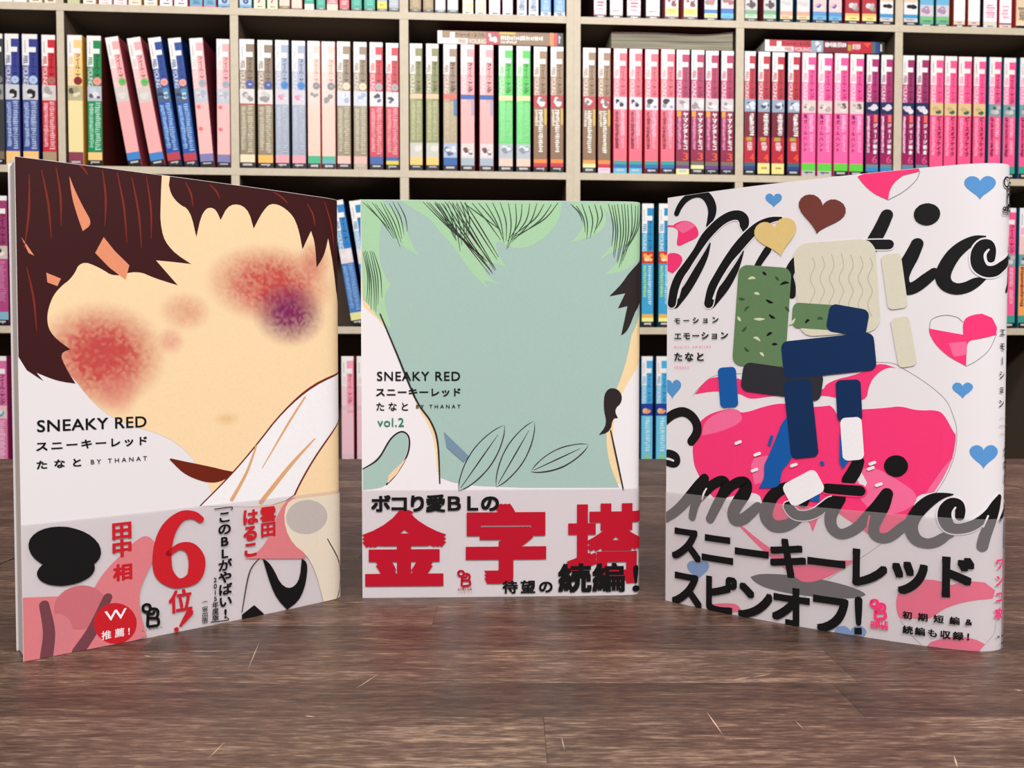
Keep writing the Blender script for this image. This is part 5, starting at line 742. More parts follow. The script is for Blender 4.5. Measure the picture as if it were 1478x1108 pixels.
SP={
'charcoal':S('circle',(60,60,62),'dark grey magazine',disc=(120,120,120),pic=[(150,150,148),(90,90,90)],foot=[(130,110,90)]),
'blue':S('circle',(54,64,142),'blue magazine with a pale blue disc',tint=(92,112,168),side=(30,28,84),disc=(176,198,228),pic=[(205,205,208),(25,22,25),(40,36,38),(225,220,220),(20,18,20)],body=(64,80,150),type=(176,190,220),foot=[(250,200,128)],base=(250,200,128),kana=(30,30,80)),
'red':S('circle',(204,36,50),'red magazine with a brownish disc',tint=(214,80,88),side=(140,14,30),disc=(176,110,100),pic=[(215,205,200),(170,160,158),(235,228,225)],body=(206,44,58),type=(240,180,184),foot=[(176,150,118)],base=(176,150,118)),
'yellow':S('circle',(246,206,132),'pale yellow magazine with a maroon disc',tint=(246,214,150),side=(206,150,60),disc=(134,30,40),pic=[(190,180,140),(230,220,190),(90,80,70),(170,160,120)],body=(244,224,164),foot=[(142,62,82)],base=(130,60,76),feel=(230,200,130)),
'green':S('circle',(12,134,74),'green magazine with a salmon disc',tint=(60,150,100),side=(84,30,26),disc=(250,150,138),pic=[(190,192,200),(225,225,230),(90,90,100),(205,205,212)],body=(20,138,82),type=(170,220,190),foot=[(250,206,130)]),
'pinkgreen':S('circle',(250,172,172),'pink magazine with a green disc',tint=(250,200,196),side=(150,60,70),disc=(92,192,90),pic=[(214,202,196),(226,216,210)],body=(250,176,174),foot=[(62,134,204)],feel=(250,190,190),kana=(120,50,60)),
'royal':S('circle',(18,66,150),'royal blue magazine with a salmon disc',tint=(60,104,170),side=(14,40,90),disc=(250,158,148),pic=[(70,90,130),(60,150,190),(30,50,80),(230,215,210)],body=(30,84,166),type=(150,186,230),foot=[(192,62,80)],kana=(14,36,90)),
'pinkgrey':S('circle',(250,174,174),'pink magazine with a grey disc',tint=(248,196,196),side=(120,44,56),disc=(164,170,180),pic=[(196,196,206),(176,176,190),(220,210,214)],body=(252,188,184),dots=(.53,.7),foot=[(132,126,178)],feel=(250,200,200),kana=(130,50,60)),
'brown':S('circle',(138,116,90),'brown magazine with a blue disc and cream foot',tint=(164,146,120),disc=(60,80,156),disc2=(200,210,235),pic=[(226,220,216),(150,144,140),(205,198,194)],rule=(190,70,70),body=(150,134,106),type=(206,196,170),foot=[(250,226,190)],side=(70,58,46)),
'slate':S('circle',(164,174,196),'slate blue magazine with a blue disc',tint=(180,190,208),disc=(46,128,204),pic=[(214,206,214),(236,140,170),(226,220,224),(190,190,205)],body=(166,174,190),type=(196,202,216),foot=[(252,166,176)],side=(84,90,106),feel=(200,205,220),kana=(60,66,90)),
'salmon':S('circle',(252,206,190),'pale salmon magazine with a grey disc',tint=(252,214,200),disc=(130,130,136),disc2=(190,190,195),pic=[(226,208,198),(150,140,136),(232,214,204)],body=(252,206,188),foot=[(70,184,134)],side=(214,120,120),kana=(220,110,110),feel=(250,215,205)),
'taupe':S('circle',(150,130,104),'taupe magazine with a peach disc',tint=(172,156,130),disc=(250,216,184),pic=[(214,218,226),(170,180,200),(230,232,238)],body=(158,144,116),type=(206,198,172),foot=[(250,196,186)],side=(110,70,60)),
'crimson':S('circle',(206,36,52),'crimson magazine with a grey disc and blue foot',tint=(222,96,110),disc=(168,168,174),pic=[(224,222,224),(60,60,70),(240,240,240),(110,100,140)],body=(214,70,84),type=(240,160,168),foot=[(64,100,168)],side=(80,20,40)),
'olive':S('band',(136,136,78),'olive magazine with a peach stripe',tint=(160,162,112),band=(246,196,160),pic=[(206,204,190),(226,222,212)],body=(152,154,104),type=(196,196,150),foot=[(255,206,120)],side=(60,58,36),kana=(70,70,40)),
'tan':S('band',(158,128,106),'tan magazine with a red stripe and blue foot',tint=(186,160,138),band=(230,106,90),pic=[(176,190,214),(90,100,140),(225,225,235)],body=(184,166,132),type=(206,192,160),flag=(70,120,170),foot=[(48,100,170)],side=(90,60,50)),
'rose':S('band',(250,164,166),'rose pink magazine with a blue stripe',tint=(250,186,186),band=(40,90,170),pic=[(222,214,210),(120,60,70),(236,230,228)],body=(250,178,176),flag=(176,160,180),foot=[(170,186,196)],side=(216,80,100),feel=(250,190,190)),
'lime':S('band',(72,204,76),'lime green magazine with a peach stripe',tint=(130,220,130),band=(250,216,170),pic=[(186,192,198),(140,146,156),(222,226,230)],body=(110,216,112),type=(150,230,160),foot=[(250,206,186)],side=(20,60,70),kana=(20,120,40),feel=(90,210,90)),
'bronze':S('title',(158,124,90),'bronze magazine with white lettering and red foot',tint=(180,150,120),pic=[(190,50,64),(236,226,218),(240,236,232),(120,110,110)],titles=[('#',.08,.34,.5,.63,(236,224,206),9),('.',.8,.98,.49,.62,(214,180,70)),('#',.34,.72,.5,.84,(246,240,228),20)],body=(142,108,78),foot=[(236,140,60),(204,46,72)],side=(90,20,36)),
'coral':S('title',(255,104,124),'coral pink magazine with a blue foot',tint=(255,140,156),pic=[(222,218,226),(28,24,34),(236,226,220),(150,150,180)],titles=[('#',.08,.4,.5,.8,(80,14,50),22),('#',.5,.86,.49,.7,(255,196,214),14),('#',.55,.8,.7,.8,(255,170,190),8)],body=(255,108,128),foot=[(60,160,150),(24,112,180)],side=(214,40,60),feel=(255,150,165)),
'magenta':S('title',(184,24,86),'magenta magazine with an orange 3 and purple foot',tint=(206,90,136),pic=[(214,202,204),(150,140,146),(236,226,226)],titles=[('.',.06,.36,.49,.535,(250,160,40)),('#',.1,.38,.54,.8,(236,150,196),20),('ヤマシタトモコ',.52,.9,.5,.8,(250,246,248),.8)],num='3',numcol=(232,96,50),body=(150,14,66),foot=[(120,110,90),(104,58,132)],side=(60,16,50)),
'scarlet':S('title',(190,20,46),'scarlet magazine with an orange 4 and navy foot',tint=(206,90,106),pic=[(150,166,186),(214,222,230),(70,80,100),(226,230,236)],titles=[('.',0,1,.485,.69,(120,6,30)),('#',.45,.9,.5,.68,(250,246,248),12),('.',.2,.7,.69,.72,(180,160,60)),('#',.25,.8,.73,.8,(245,220,220),5)],num='4',numcol=(240,90,60),body=(190,22,46),foot=[(70,100,110),(34,60,130)],side=(30,24,60)),
'candy':S('title',(255,84,156),'candy pink magazine with green foot',tint=(255,150,196),pic=[(222,206,200),(190,170,166),(236,222,216),(110,90,90)],titles=[('鬼ガールハント',.1,.4,.495,.8,(70,10,50),.8),('#',.5,.88,.5,.64,(255,190,220),9),('#',.56,.86,.66,.8,(255,160,205),9)],body=(255,98,164),foot=[(96,210,64)],side=(214,60,120),feel=(255,150,190),kana=(90,20,60)),
'plum':S('title',(176,44,112),'plum magazine with white lettering and pink 6',tint=(200,80,130),pic=[(30,44,90),(226,216,222),(232,224,230),(214,204,214)],titles=[('#',.06,.3,.5,.8,(246,214,232),24),('#',.36,.5,.5,.8,(110,10,60),10),('ジョージ朝倉',.58,.92,.56,.81,(250,244,248),.8),('.',.62,.9,.49,.55,(240,110,100))],num='6',numcol=(226,90,140),body=(160,28,92),foot=[(100,140,150),(56,136,200)],side=(30,20,60)),
'cork':S('title',(252,94,148),'pink magazine with a cork coloured panel',tint=(255,140,176),pic=[(226,196,140),(206,176,120),(236,208,156),(60,100,90)],titles=[('#',.1,.4,.5,.82,(255,170,196),18),('ピースオブケイク',.52,.88,.49,.82,(110,10,40),.8)],body=(255,90,140),foot=[(255,80,134)],side=(150,40,70),feel=(255,150,180),kana=(200,30,80)),
'teal':S('title',(250,90,144),'pink magazine with teal covers and panel',tint=(255,150,190),pic=[(120,160,160),(214,206,204),(60,100,100),(200,180,180)],titles=[('#',.12,.42,.49,.82,(120,16,60),20),('#',.52,.86,.5,.66,(255,190,210),10),('#',.54,.86,.68,.8,(255,180,205),8)],body=(250,96,146),foot=[(60,160,140)],side=(4,92,120),feel=(255,150,190)),
'wine':S('title',(160,60,110),'wine purple magazine',tint=(190,130,160),pic=[(206,190,180),(30,60,70),(240,226,214)],titles=[('#',.12,.88,.5,.82,(200,120,160),20)],body=(176,70,126),foot=[(130,180,200)],side=(90,20,50)),
'azure':S('circle',(40,130,196),'azure blue magazine',tint=(110,170,210),disc=(40,120,190),pic=[(226,214,214),(236,226,226)],body=(70,120,186),type=(130,170,214),foot=[(226,226,150)],side=(24,40,90)),
'cyan':S('title',(30,140,190),'cyan magazine with an orange picture panel',tint=(90,180,214),pic=[(200,50,40),(250,190,110),(240,230,220),(250,160,80)],titles=[('#',.1,.4,.5,.76,(170,220,100),14),('#',.5,.85,.5,.82,(190,226,240),18)],body=(60,160,206),foot=[(230,180,80),(240,240,150)],side=(10,76,90),kana=(10,60,90)),
'mauve':S('title',(214,110,160),'mauve pink magazine',tint=(226,150,190),pic=[(230,190,190),(90,170,190),(240,220,220)],titles=[('#',.12,.88,.5,.82,(240,190,210),20)],body=(220,120,164),foot=[(180,180,200)],side=(150,40,90)),
'palepink':S('band',(246,160,176),'pale pink magazine with a grey strip',tint=(238,200,206),band=(226,190,196),pic=[(222,190,198),(236,214,218)],body=(238,192,202),foot=[(90,100,150)],side=(190,90,110),feel=(240,200,205),kana=(190,100,120)),
'sky':S('title',(70,170,220),'sky blue magazine with an orange picture panel',tint=(130,200,230),pic=[(30,60,150),(236,160,120),(200,120,90),(240,190,120)],titles=[('#',.3,.75,.5,.78,(200,230,240),14),('.',.3,.7,.8,.88,(150,200,130))],body=(110,196,226),foot=[(90,180,210)],side=(10,80,130),kana=(30,90,140)),
}
def V(n,src,desc,**k): d=dict(SP[src]); d['desc']=desc; d.update(k); SP[n]=d
V('brown2','brown','brown magazine with a blue disc and orange foot',foot=[(255,188,96)])
V('salmon2','salmon','pale salmon magazine with a grey disc and blue-green foot',foot=[(84,186,150),(110,176,186)])
V('taupe2','taupe','taupe magazine with a peach disc and dusty foot',foot=[(232,186,176)],base=(190,170,150))
V('crimson2','crimson','crimson magazine with a grey disc and yellow foot',foot=[(64,100,168),(226,206,80)])
V('bronze2','bronze','bronze magazine with a cream sticker at its foot',foot=[(236,160,80),(244,236,170)])
V('bronze3','bronze','bronze magazine with a pale pink foot',base=(236,206,222))
V('bronze4','bronze','bronze magazine')
V('coral2','coral','coral pink magazine with a light cyan foot',foot=[(60,160,150),(24,112,180)],base=(90,190,222))
V('magenta2','magenta','magenta magazine with an orange 3 and yellow foot',base=(240,236,160))
V('magenta3','magenta','magenta magazine with an orange 3 and cream foot',foot=[(120,110,90),(238,234,176)])
V('scarlet2','scarlet','scarlet magazine with an orange 4 and yellow sticker',sticker=1)
V('scarlet3','scarlet','scarlet magazine')
V('candy2','candy','candy pink magazine with green and black foot'); SP['candy']['base']=(196,190,190); SP['candy']['basetxt']=(50,50,50); SP['candy']['desc']='candy pink magazine with green and grey foot'
V('plum2','plum','plum magazine with a torn white head and pink 6',main=(160,50,104))
V('azure2','azure','pale azure magazine',tint=(150,200,230),main=(20,130,186),body=(60,130,196))
V('teal2','teal','orange-pink magazine with teal covers',body=(255,170,90),tint=(255,196,190))
def T(n,desc,top,bands,extra=(),side=None):
    SP[n]=dict(desc=desc,top=top,bands=bands,extra=list(extra)); SP[n]['side']=side or top
W=(244,240,238)
T('t_white','white magazine with red marks',W,[],[('marks',6,5,(120,110,110),1),('marks',14,30,(226,120,130),5)])
T('t_cream','cream magazine with red marks',(246,236,214),[],[('marks',4,5,(140,110,100),1),('marks',12,30,(226,140,130),5)],(200,170,120))
T('t_sage','pale green-grey magazine',(204,206,160),[],[('marks',8,8,(120,120,90),1)],(110,106,66))
T('t_1','cream magazine with a red 1',(246,236,222),[],[('foot',5,3,(60,50,50)),('num','1',13,20,(190,40,70))],(206,150,80))
T('t_2','white magazine with a pink 2',(248,240,240),[],[('foot',3,3,(200,140,150)),('num','2',10,20,(236,110,120))],(226,190,180))
T('t_3','cream magazine with a blue 3',(246,230,206),[],[('foot',4,3,(200,120,90)),('num','3',11,20,(60,120,210))],(200,140,90))
T('t_4','white magazine with a purple 4',(248,240,240),[],[('foot',5,3,(60,50,50)),('num','4',12,20,(160,40,120))],(200,90,90))
T('t_5','blue and pink magazine',(240,130,150),[(3,(220,120,150)),(12,(100,166,196)),(4,(110,190,204))],[('marks',6,8,(60,110,140),3),('num','2',19,14,(210,30,80))],(180,60,90))
T('t_6','pale blue magazine with a navy 6',(180,206,226),[(5,(90,150,196)),(4,(130,176,206))],[('foot',1,3,(20,30,60)),('num','6',10,18,(30,60,130))],(70,130,180))
T('t_7','cream magazine with a red 7',(240,238,196),[],[('foot',4,3,(60,60,50)),('num','7',12,18,(220,60,90))],(110,140,90))
T('t_blush','blush pink magazine with olive foot',(250,204,188),[(3,(30,26,26)),(5,(130,110,50))],[('foot',4,2,(210,200,140))],(170,80,90))
T('t_blush2','blush pink magazine with cream foot',(250,206,188),[(3,(30,26,26)),(8,(246,206,186))],[('foot',5,2,(200,160,150))],(170,80,90))
T('t_teal','teal magazine',(30,160,130),[(3,(26,22,24)),(3,(90,96,100))],[('marks',12,22,(90,200,176),5),('foot',3.5,2,(220,220,220))],(10,80,76))
T('t_teal2','teal magazine with a cream sticker',(30,160,130),[(13,(240,232,208))],[('marks',18,22,(90,200,176),5)],(10,80,76))
T('t_coral','coral magazine with a cream sticker',(240,110,122),[(2,(30,26,26)),(12,(252,220,190))],[('marks',16,20,(250,190,196),5)],(170,40,60))
T('t_red','coral red magazine with black foot',(238,90,98),[(3,(26,22,24)),(3,(130,80,80))],[('marks',12,22,(250,180,180),5),('foot',3,2,(220,220,220))],(160,30,50))
T('t_greyyel','grey magazine with a yellow label',(170,178,190),[(3,(26,22,24)),(5,(110,110,112)),(14,(234,214,60))],[('marks',13,4,(160,140,40),1),('foot',4,2,(210,210,210))],(90,96,110))
T('t_grey','grey magazine with black foot',(172,180,190),[(4,(26,22,24)),(5,(110,112,116))],[('foot',5,2,(214,214,214)),('marks',14,20,(196,200,208),4)],(84,90,104))
T('t_brown','brown magazine with black foot',(160,134,96),[(3,(26,22,24)),(5,(80,66,56))],[('foot',4.5,2.4,(214,208,200)),('marks',12,24,(190,166,126),6)],(96,40,36))
T('t_grey2','pale grey magazine with black foot',(206,214,212),[(3,(26,22,24)),(5,(90,96,96))],[('foot',4.5,2.4,(220,220,220)),('marks',12,24,(226,230,230),6)],(110,70,60))
T('t_yel','white and yellow magazine',(252,236,190),[(5,W)],[('marks',1,4,(50,40,40),1),('marks',10,26,(244,214,90),2),('marks',12,24,W,3)],(50,20,40))
T('t_lilac','white magazine with lilac shading',(240,232,240),[],[('marks',1,4,(60,50,60),1),('marks',10,26,(206,190,216),7)],(140,40,50))
T('t_blue2','white magazine with navy marks',(226,232,240),[],[('marks',1,4,(40,40,70),1),('marks',10,26,(50,80,140),9)],(130,80,40))
T('t_blue','light blue magazine',(110,166,222),[(9,(226,232,240))],[('marks',1,7,(50,60,100),2),('marks',12,24,(180,206,236),7)],(20,50,110))
T('t_wred','white magazine with a red strip and pink foot',(250,244,244),[(7,(26,22,24)),(9,(250,206,210))],[('foot',2,3,(240,240,240)),('marks',16,4,(230,50,80),1),('marks',22,20,(226,90,110),3)],(70,30,40))
T('t_wred2','white magazine with a thin red strip',(252,248,248),[(7,(26,22,24)),(8,(240,220,214))],[('foot',2,3,(246,246,246)),('marks',15,3,(236,100,120),1)],(80,60,70))
T('t_yellowface','magazine with a yellow foot and red-brown picture',(240,232,230),[(7,(26,22,24)),(4,(246,216,196)),(13,(240,232,120))],[('foot',2.5,2.6,(236,236,236)),('marks',14,8,(200,180,80),2),('pic',24,26,[(236,226,222),(150,60,70),(240,220,210),(120,40,56)])],(200,110,120))
T('t_bluegreen','magazine with a blue and green foot and pale picture',(226,220,220),[(7,(26,22,24)),(9,(226,236,150)),(8,(40,120,190))],[('foot',2.5,2.6,(236,236,236)),('marks',10,3,(130,170,80),1),('pic',24,26,[(230,218,218),(190,120,120),(236,226,226),(150,130,130)])],(60,20,50))
T('t_bluecyan','magazine with a cyan foot and pale picture',(226,220,220),[(6,(26,22,24)),(10,(90,190,236)),(10,(30,110,196))],[('foot',2,2.6,(120,120,120)),('marks',8,3,(40,100,160),1),('pic',26,26,[(226,206,206),(170,90,100),(240,220,220),(140,110,110)])],(40,20,60))
T('t_greenface','magazine with a pale green foot and dark picture',(210,204,206),[(8,(26,22,24)),(8,(196,222,190)),(9,(120,170,130))],[('foot',3,2.6,(226,226,226)),('marks',11,3,(120,140,110),1),('pic',25,26,[(210,200,202),(60,46,50),(226,216,216),(110,96,100)])],(140,60,70))
T('t_peachface','magazine with a peach foot and pale grey picture',(216,212,210),[(8,(26,22,24)),(8,(252,210,160)),(8,(250,166,140))],[('foot',3,2.6,(226,226,226)),('marks',10,3,(170,130,90),1),('pic',24,26,[(220,216,214),(206,200,200),(230,226,224)])],(10,80,96))
T('t_skyface','magazine with a sky blue foot and pink picture',(230,200,200),[(8,(26,22,24)),(8,(110,180,216)),(9,(80,150,200))],[('foot',3,2.6,(226,226,226)),('marks',10,3,(40,90,140),1),('pic',25,22,[(240,196,196),(40,90,170),(250,214,206),(230,170,180)])],(10,50,96))
T('t_redface','red magazine with a cream foot and grey picture',(180,30,50),[(8,(26,22,24)),(9,(250,226,140)),(6,(250,190,110))],[('foot',3,2.6,(226,226,226)),('marks',11,3,(180,140,70),1),('pic',24,24,[(176,40,54),(190,180,176),(226,214,210),(150,136,134)])],(150,20,40))
T('t_blackface','magazine with blue and grey foot and black picture',(246,200,176),[(8,(26,22,24)),(8,(214,206,206)),(8,(60,150,206))],[('foot',3,2.6,(226,226,226)),('marks',11,3,(120,110,110),1),('pic',24,26,[(236,230,228),(24,20,24),(20,18,20),(240,232,228)])],(40,20,50))
T('t_violet','magazine with a green foot and violet picture',(110,180,214),[(6,(90,90,90)),(9,(110,176,140)),(6,(120,196,110))],[('marks',1,4,(230,230,230),1),('marks',10,3,(60,120,90),1),('pic',22,24,[(214,200,206),(170,140,170),(226,220,220)])],(10,80,96))
T('t_wbrown','white magazine with a beige foot',(252,250,250),[(6,(60,56,58)),(9,(236,206,190))],[('marks',1,4,(220,220,220),1),('marks',9,2.5,(130,80,70),1)],(170,60,40))
T('t_wpink','white magazine with scattered pink marks',(252,248,250),[(6,(220,220,220)),(8,(226,216,196))],[('marks',1,4,(40,40,40),1),('marks',20,30,(240,140,170),6)],(30,16,30))
T('t_wpink2','white magazine with a violet and beige foot',(250,240,242),[(9,(240,210,186)),(3,(110,60,130))],[('marks',3,3,(130,90,80),1),('marks',20,30,(250,180,190),4)],(200,50,70))
T('t_sand','sandy magazine with dark marks',(232,206,170),[(7,(26,22,24)),(9,(244,214,180))],[('marks',18,28,(110,90,76),7)],(190,60,60))

# ------------------------------------------------------------------ room
o = link('floor', boxmesh('floor', -3, 3, -2.2, 2.6, -.05, 0), M_floor); o['kind'] = 'structure'
o = link('wall_back', boxmesh('wall_back', -3, 3, 2.52, 2.6, 0, 2.8), M_wall); o['kind'] = 'structure'
# ------------------------------------------------------------------ bookshelves
YAW = math.atan2(P1[1]-P0[1], P1[0]-P0[0])
BT = [CAMZ+.715+.3235*k for k in (-4, -3, -2, -1, 0, 1, 2)]; TH = .0145; DEP = .30
def bookshelf(label, ua, ub, divs):
    root = empty('bookshelf', (P0[0], P0[1], 0), YAW); tag(root, label, 'bookshelf')
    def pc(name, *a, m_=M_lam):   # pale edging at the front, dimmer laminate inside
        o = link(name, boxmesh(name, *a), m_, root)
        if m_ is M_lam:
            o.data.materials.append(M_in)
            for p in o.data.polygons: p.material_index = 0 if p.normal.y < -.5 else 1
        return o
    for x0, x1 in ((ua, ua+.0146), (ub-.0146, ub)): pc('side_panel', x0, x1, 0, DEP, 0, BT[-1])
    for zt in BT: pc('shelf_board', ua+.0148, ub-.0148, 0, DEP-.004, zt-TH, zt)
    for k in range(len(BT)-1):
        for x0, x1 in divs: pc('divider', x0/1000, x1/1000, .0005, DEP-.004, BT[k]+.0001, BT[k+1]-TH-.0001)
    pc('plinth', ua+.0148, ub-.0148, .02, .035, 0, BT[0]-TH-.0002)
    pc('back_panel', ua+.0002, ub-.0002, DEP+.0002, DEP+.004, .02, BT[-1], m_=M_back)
    return root
s1 = bookshelf('pale laminate bookshelf on the left, four columns wide, full of magazines', -.2241, .1*0+DBL[0]/1000+.0149, DIV[:3])
s2 = bookshelf('pale laminate bookshelf on the right, full of pink and red magazines', DBL[0]/1000+.0151, 2.2158, DIV[3:])
# ------------------------------------------------------------------ magazines
B5H = .262
def RR(*a): return a
def spine_bm(kind, W, H):
    """flat print of one spine, in mm from its lower left corner"""
    d = SP[kind]; bm = bmesh.new(); cl = bm.loops.layers.float_color.new('Col'); st = [0]
    R = random.Random(sum(ord(c) for c in kind))
    def put(v, f, col):
        st[0] += 1; z = st[0]*.012; c = C3(col)
        bv = [bm.verts.new((x, -z, y)) for x, y in v]
        for q in f:
            try: fc = bm.faces.new([bv[i] for i in q])
            except ValueError: continue
            for lp in fc.loops: lp[cl] = (*c, 1)
    def rect(x0, x1, y0, y1, col):   # fractions, y from the top
        put([(x0*W, (1-y1)*H), (x1*W, (1-y1)*H), (x1*W, (1-y0)*H), (x0*W, (1-y0)*H)], [(0,1,2,3)], col)
    def ell(cx, cy, rx, col, ry=None):
        ry = rx if ry is None else ry
        put([(cx*W+rx*math.cos(a*math.pi/8), (1-cy)*H+ry*math.sin(a*math.pi/8)) for a in range(16)], [tuple(range(16))], col)
    def txt(s, x0, x1, y0, y1, col, mode='v', bold=0):
        for v, f in line2d(s, (x1-x0)*W, (y1-y0)*H, mode, bold)[:5]: put([(x+x0*W, y+(1-y1)*H) for x, y in v], f, col)
    def marks(x0, x1, y0, y1, col, n_, wob=.6):   # blurred columns of tiny unreadable type
        y = y0; h_ = (y1-y0)/n_
        for i in range(n_):
            a = x0+(x1-x0)*R.uniform(0, .35)*wob; c = x1-(x1-x0)*R.uniform(0, .35)*wob
            rect(a, c, y+h_*.12, y+h_*R.uniform(.5, .85), col)
            if R.random() < .6: m_ = R.uniform(a, c); rect(max(x0, m_-.03), min(x1, m_+.03), y, y+h_, col)
            y += h_
    def tones(x0, x1, y0, y1, cols):   # small plain picture panel
        rect(x0, x1, y0, y1, cols[0])
        for i in range(7):
            c = cols[1+i % (len(cols)-1)]; rx = R.uniform(.12, .24)*(x1-x0)*W; cx = R.uniform(x0+.22*(x1-x0), x1-.22*(x1-x0)); cy = R.uniform(y0+(y1-y0)*.25, y1-(y1-y0)*.25)
            ell(cx, cy, rx, c, min(rx*R.uniform(.6, 1.1), (y1-y0)*H*.22))
    if 'bands' in d:     # tankobon style: only the foot is in the picture
        rect(0, 1, 0, 1, d['top']); y = 0
        for hmm, col in d['bands']:
            rect(0, 1, 1-(y+hmm)/H, 1-y/H, col); y += hmm
        for kind_, *a in d.get('extra', []):
            if kind_ == 'num': txt(a[0], .28, .76, 1-(a[1]+a[2])/H, 1-a[1]/H, a[3], 'h', .9)
            if kind_ == 'marks': marks(.15, .85, 1-(a[0]+a[1])/H, 1-a[0]/H, a[2], a[3])
            if kind_ == 'pic': tones(0, 1, 1-(a[0]+a[1])/H, 1-a[0]/H, a[2])
            if kind_ == 'foot': marks(.25, .8, 1-(a[0]+a[1])/H, 1-a[0]/H, a[2], 1, .2)
            if kind_ == 'rot': txt(a[3], .3, .7, 1-(a[0]+a[1])/H, 1-a[0]/H, a[2], 'r')
        return bm
    main, tint, lt = d['main'], d.get('tint', d['main']), d.get('light', (240, 236, 232))
    rect(0, 1, 0, .39, main); rect(0, .44, .237, .39, tint)
    rect(0, .44, 0, .237, lt); rect(0, 1, 0, .036, lt); rect(.44, .90, .098, .136, lt); rect(.90, 1, .036, .1, d.get('tip', main))
    marks(.14, .24, .05, .14, d.get('grey', (190, 184, 188)), 9, .2)
    txt('FEEL', .08, .36, .165, .232, d.get('feel', main), 'r', .4); txt('YOUNG', .06, .38, .243, .385, d.get('young', (240, 225, 225)), 'r', 0)
    txt('フィール・ヤング', .52, .90, .145, .375, d.get('kana', (40, 24, 30)), 'v', .4)
    lay = d['lay']; body = d.get('body', main)
    rect(0, 1, .385, 1, body)
    if lay == 'circle':
        ell(.70, .348, .29*W, d['disc']); marks(.58, .84, .342, .355, d.get('disc2', [int(v*.82) for v in d['disc']]), 1)
        tones(0, 1, .385, .5, d['pic'])
        if 'dots' in d:
            for yy in d['dots']: ell(.26, yy, .16*W, (238, 110, 120))
        if 'rule' in d: rect(.0, 1, .497, .508, d['rule'])
        if 'type' in d:
            marks(.08, .42, .52, .86, d['type'], 26); marks(.5, .92, .51, .88, d['type'], 22)
    if lay == 'band':
        rect(0, 1, .385, .455, main); rect(0, .44, .385, .455, tint); txt('フィール・ヤング', .52, .9, .15, .37, d.get('kana', (40, 24, 30)), 'v', .4)
        rect(0, 1, .395, .432, d['band'])
        if 'type' in d: marks(.1, .45, .46, .76, d['type'], 22); marks(.52, .9, .45, .76, d['type'], 20)
        tones(0, 1, .78, .895, d['pic'])
        if 'flag' in d: rect(.76, .98, .43, .56, d['flag'])
    if lay == 'title':
        tones(0, 1, .385, .485, d['pic'])
        for tx in d['titles']: 
            if tx[0] == '#': marks(tx[1], tx[2], tx[3], tx[4], tx[5], tx[6])
            elif tx[0] == '.': rect(tx[1], tx[2], tx[3], tx[4], tx[5])
            else: txt(tx[0], tx[1], tx[2], tx[3], tx[4], tx[5], 'v', tx[6])
        if 'num' in d: txt(d['num'], .5, .93, .825, .885, d['numcol'], 'h', .2)
    y0, y1 = .895, .955
    for i, c in enumerate(d['foot']):
        h_ = (y1-y0)/len(d['foot']); rect(0, 1, y0+i*h_, y0+(i+1)*h_, c)
    rect(0, 1, .955, 1, d.get('base', (26, 22, 24)))
    marks(.18, .82, .962, .985, d.get('basetxt', (200, 196, 196)), 1, .1)
    if 'sticker' in d: rect(0, 1, .90, .985, (250, 228, 140)); marks(.3, .8, .93, .95, (170, 140, 90), 1, .1)
    return bm
SOLID = {}
def solid(c):
    if c not in SOLID: SOLID[c] = plain('cover_stock', c, .3, .45)
    return SOLID[c]
PROTO = {}
MAGDEPTH = {}
def magazine_parts(kind, Wm, parent, H=B5H, D=.182):
    key = (kind, round(Wm*1000))
    Wm = key[1]/1000
    if key not in PROTO:
        d = SP[kind]; side = d.get('side', d.get('main', d.get('top')))
        bm = bmesh.new(); t_ = .0005; o_ = [(0, D), (0, .0012), (.0012, 0), (Wm-.0012, 0), (Wm, .0012), (Wm, D)]; i_ = [(t_, D), (t_, .0014), (.0014, t_), (Wm-.0014, t_), (Wm-t_, .0014), (Wm-t_, D)]
        V = []
        for z_ in (0, H): V.append([bm.verts.new((x, y, z_)) for x, y in o_+i_[::-1]])
        n_ = 12
        for i in range(n_): j = (i+1) % n_; bm.faces.new((V[0][i], V[0][j], V[1][j], V[1][i]))
        for i in range(5):
            a, b_, c_, d_ = i, i+1, 11-i-1, 11-i
            bm.faces.new([V[1][q] for q in (a, b_, c_, d_)]); bm.faces.new([V[0][q] for q in (d_, c_, b_, a)])
        bmesh.ops.recalc_face_normals(bm, faces=bm.faces)
        cv = bpy.data.meshes.new('cover'); bm.to_mesh(cv); bm.free(); cv.materials.append(solid(tuple(side)))
        pb = boxmesh('page_block', t_+.0001, Wm-t_-.0001, .0016, D-.003, .0015, H-.0015); pb.materials.append(M_pages)
        bm = spine_bm(kind, (Wm-.0016)*1000, (H-.0006)*1000)
        for v_ in bm.verts: v_.co = (v_.co.x/1000+.0008, v_.co.y/1000-.00012, v_.co.z/1000+.0003)
        sp = bpy.data.meshes.new('spine_print'); bm.normal_update(); bmesh.ops.reverse_faces(bm, faces=[f_ for f_ in bm.faces if f_.normal.y > 0]); bm.to_mesh(sp); bm.free(); sp.materials.append(M_spine)
        PROTO[key] = (cv, pb, sp)
    cv, pb, sp = PROTO[key]
    c = bpy.data.objects.new('cover', cv); COL.objects.link(c); c.parent = parent
    p = bpy.data.objects.new('page_block', pb); COL.objects.link(p); p.parent = parent
    s = bpy.data.objects.new('spine_print', sp); COL.objects.link(s); s.parent = c
    return Wm
E_ = (math.cos(YAW), math.sin(YAW))
def onshelf(u_, dep, z): return (P0[0]+E_[0]*u_-E_[1]*dep, P0[1]+E_[1]*u_+E_[0]*dep, z)
ORD = ['first', 'second', 'third', 'fourth', 'fifth', 'sixth', 'seventh', 'eighth', 'ninth', 'tenth', 'eleventh', 'twelfth', 'thirteenth']
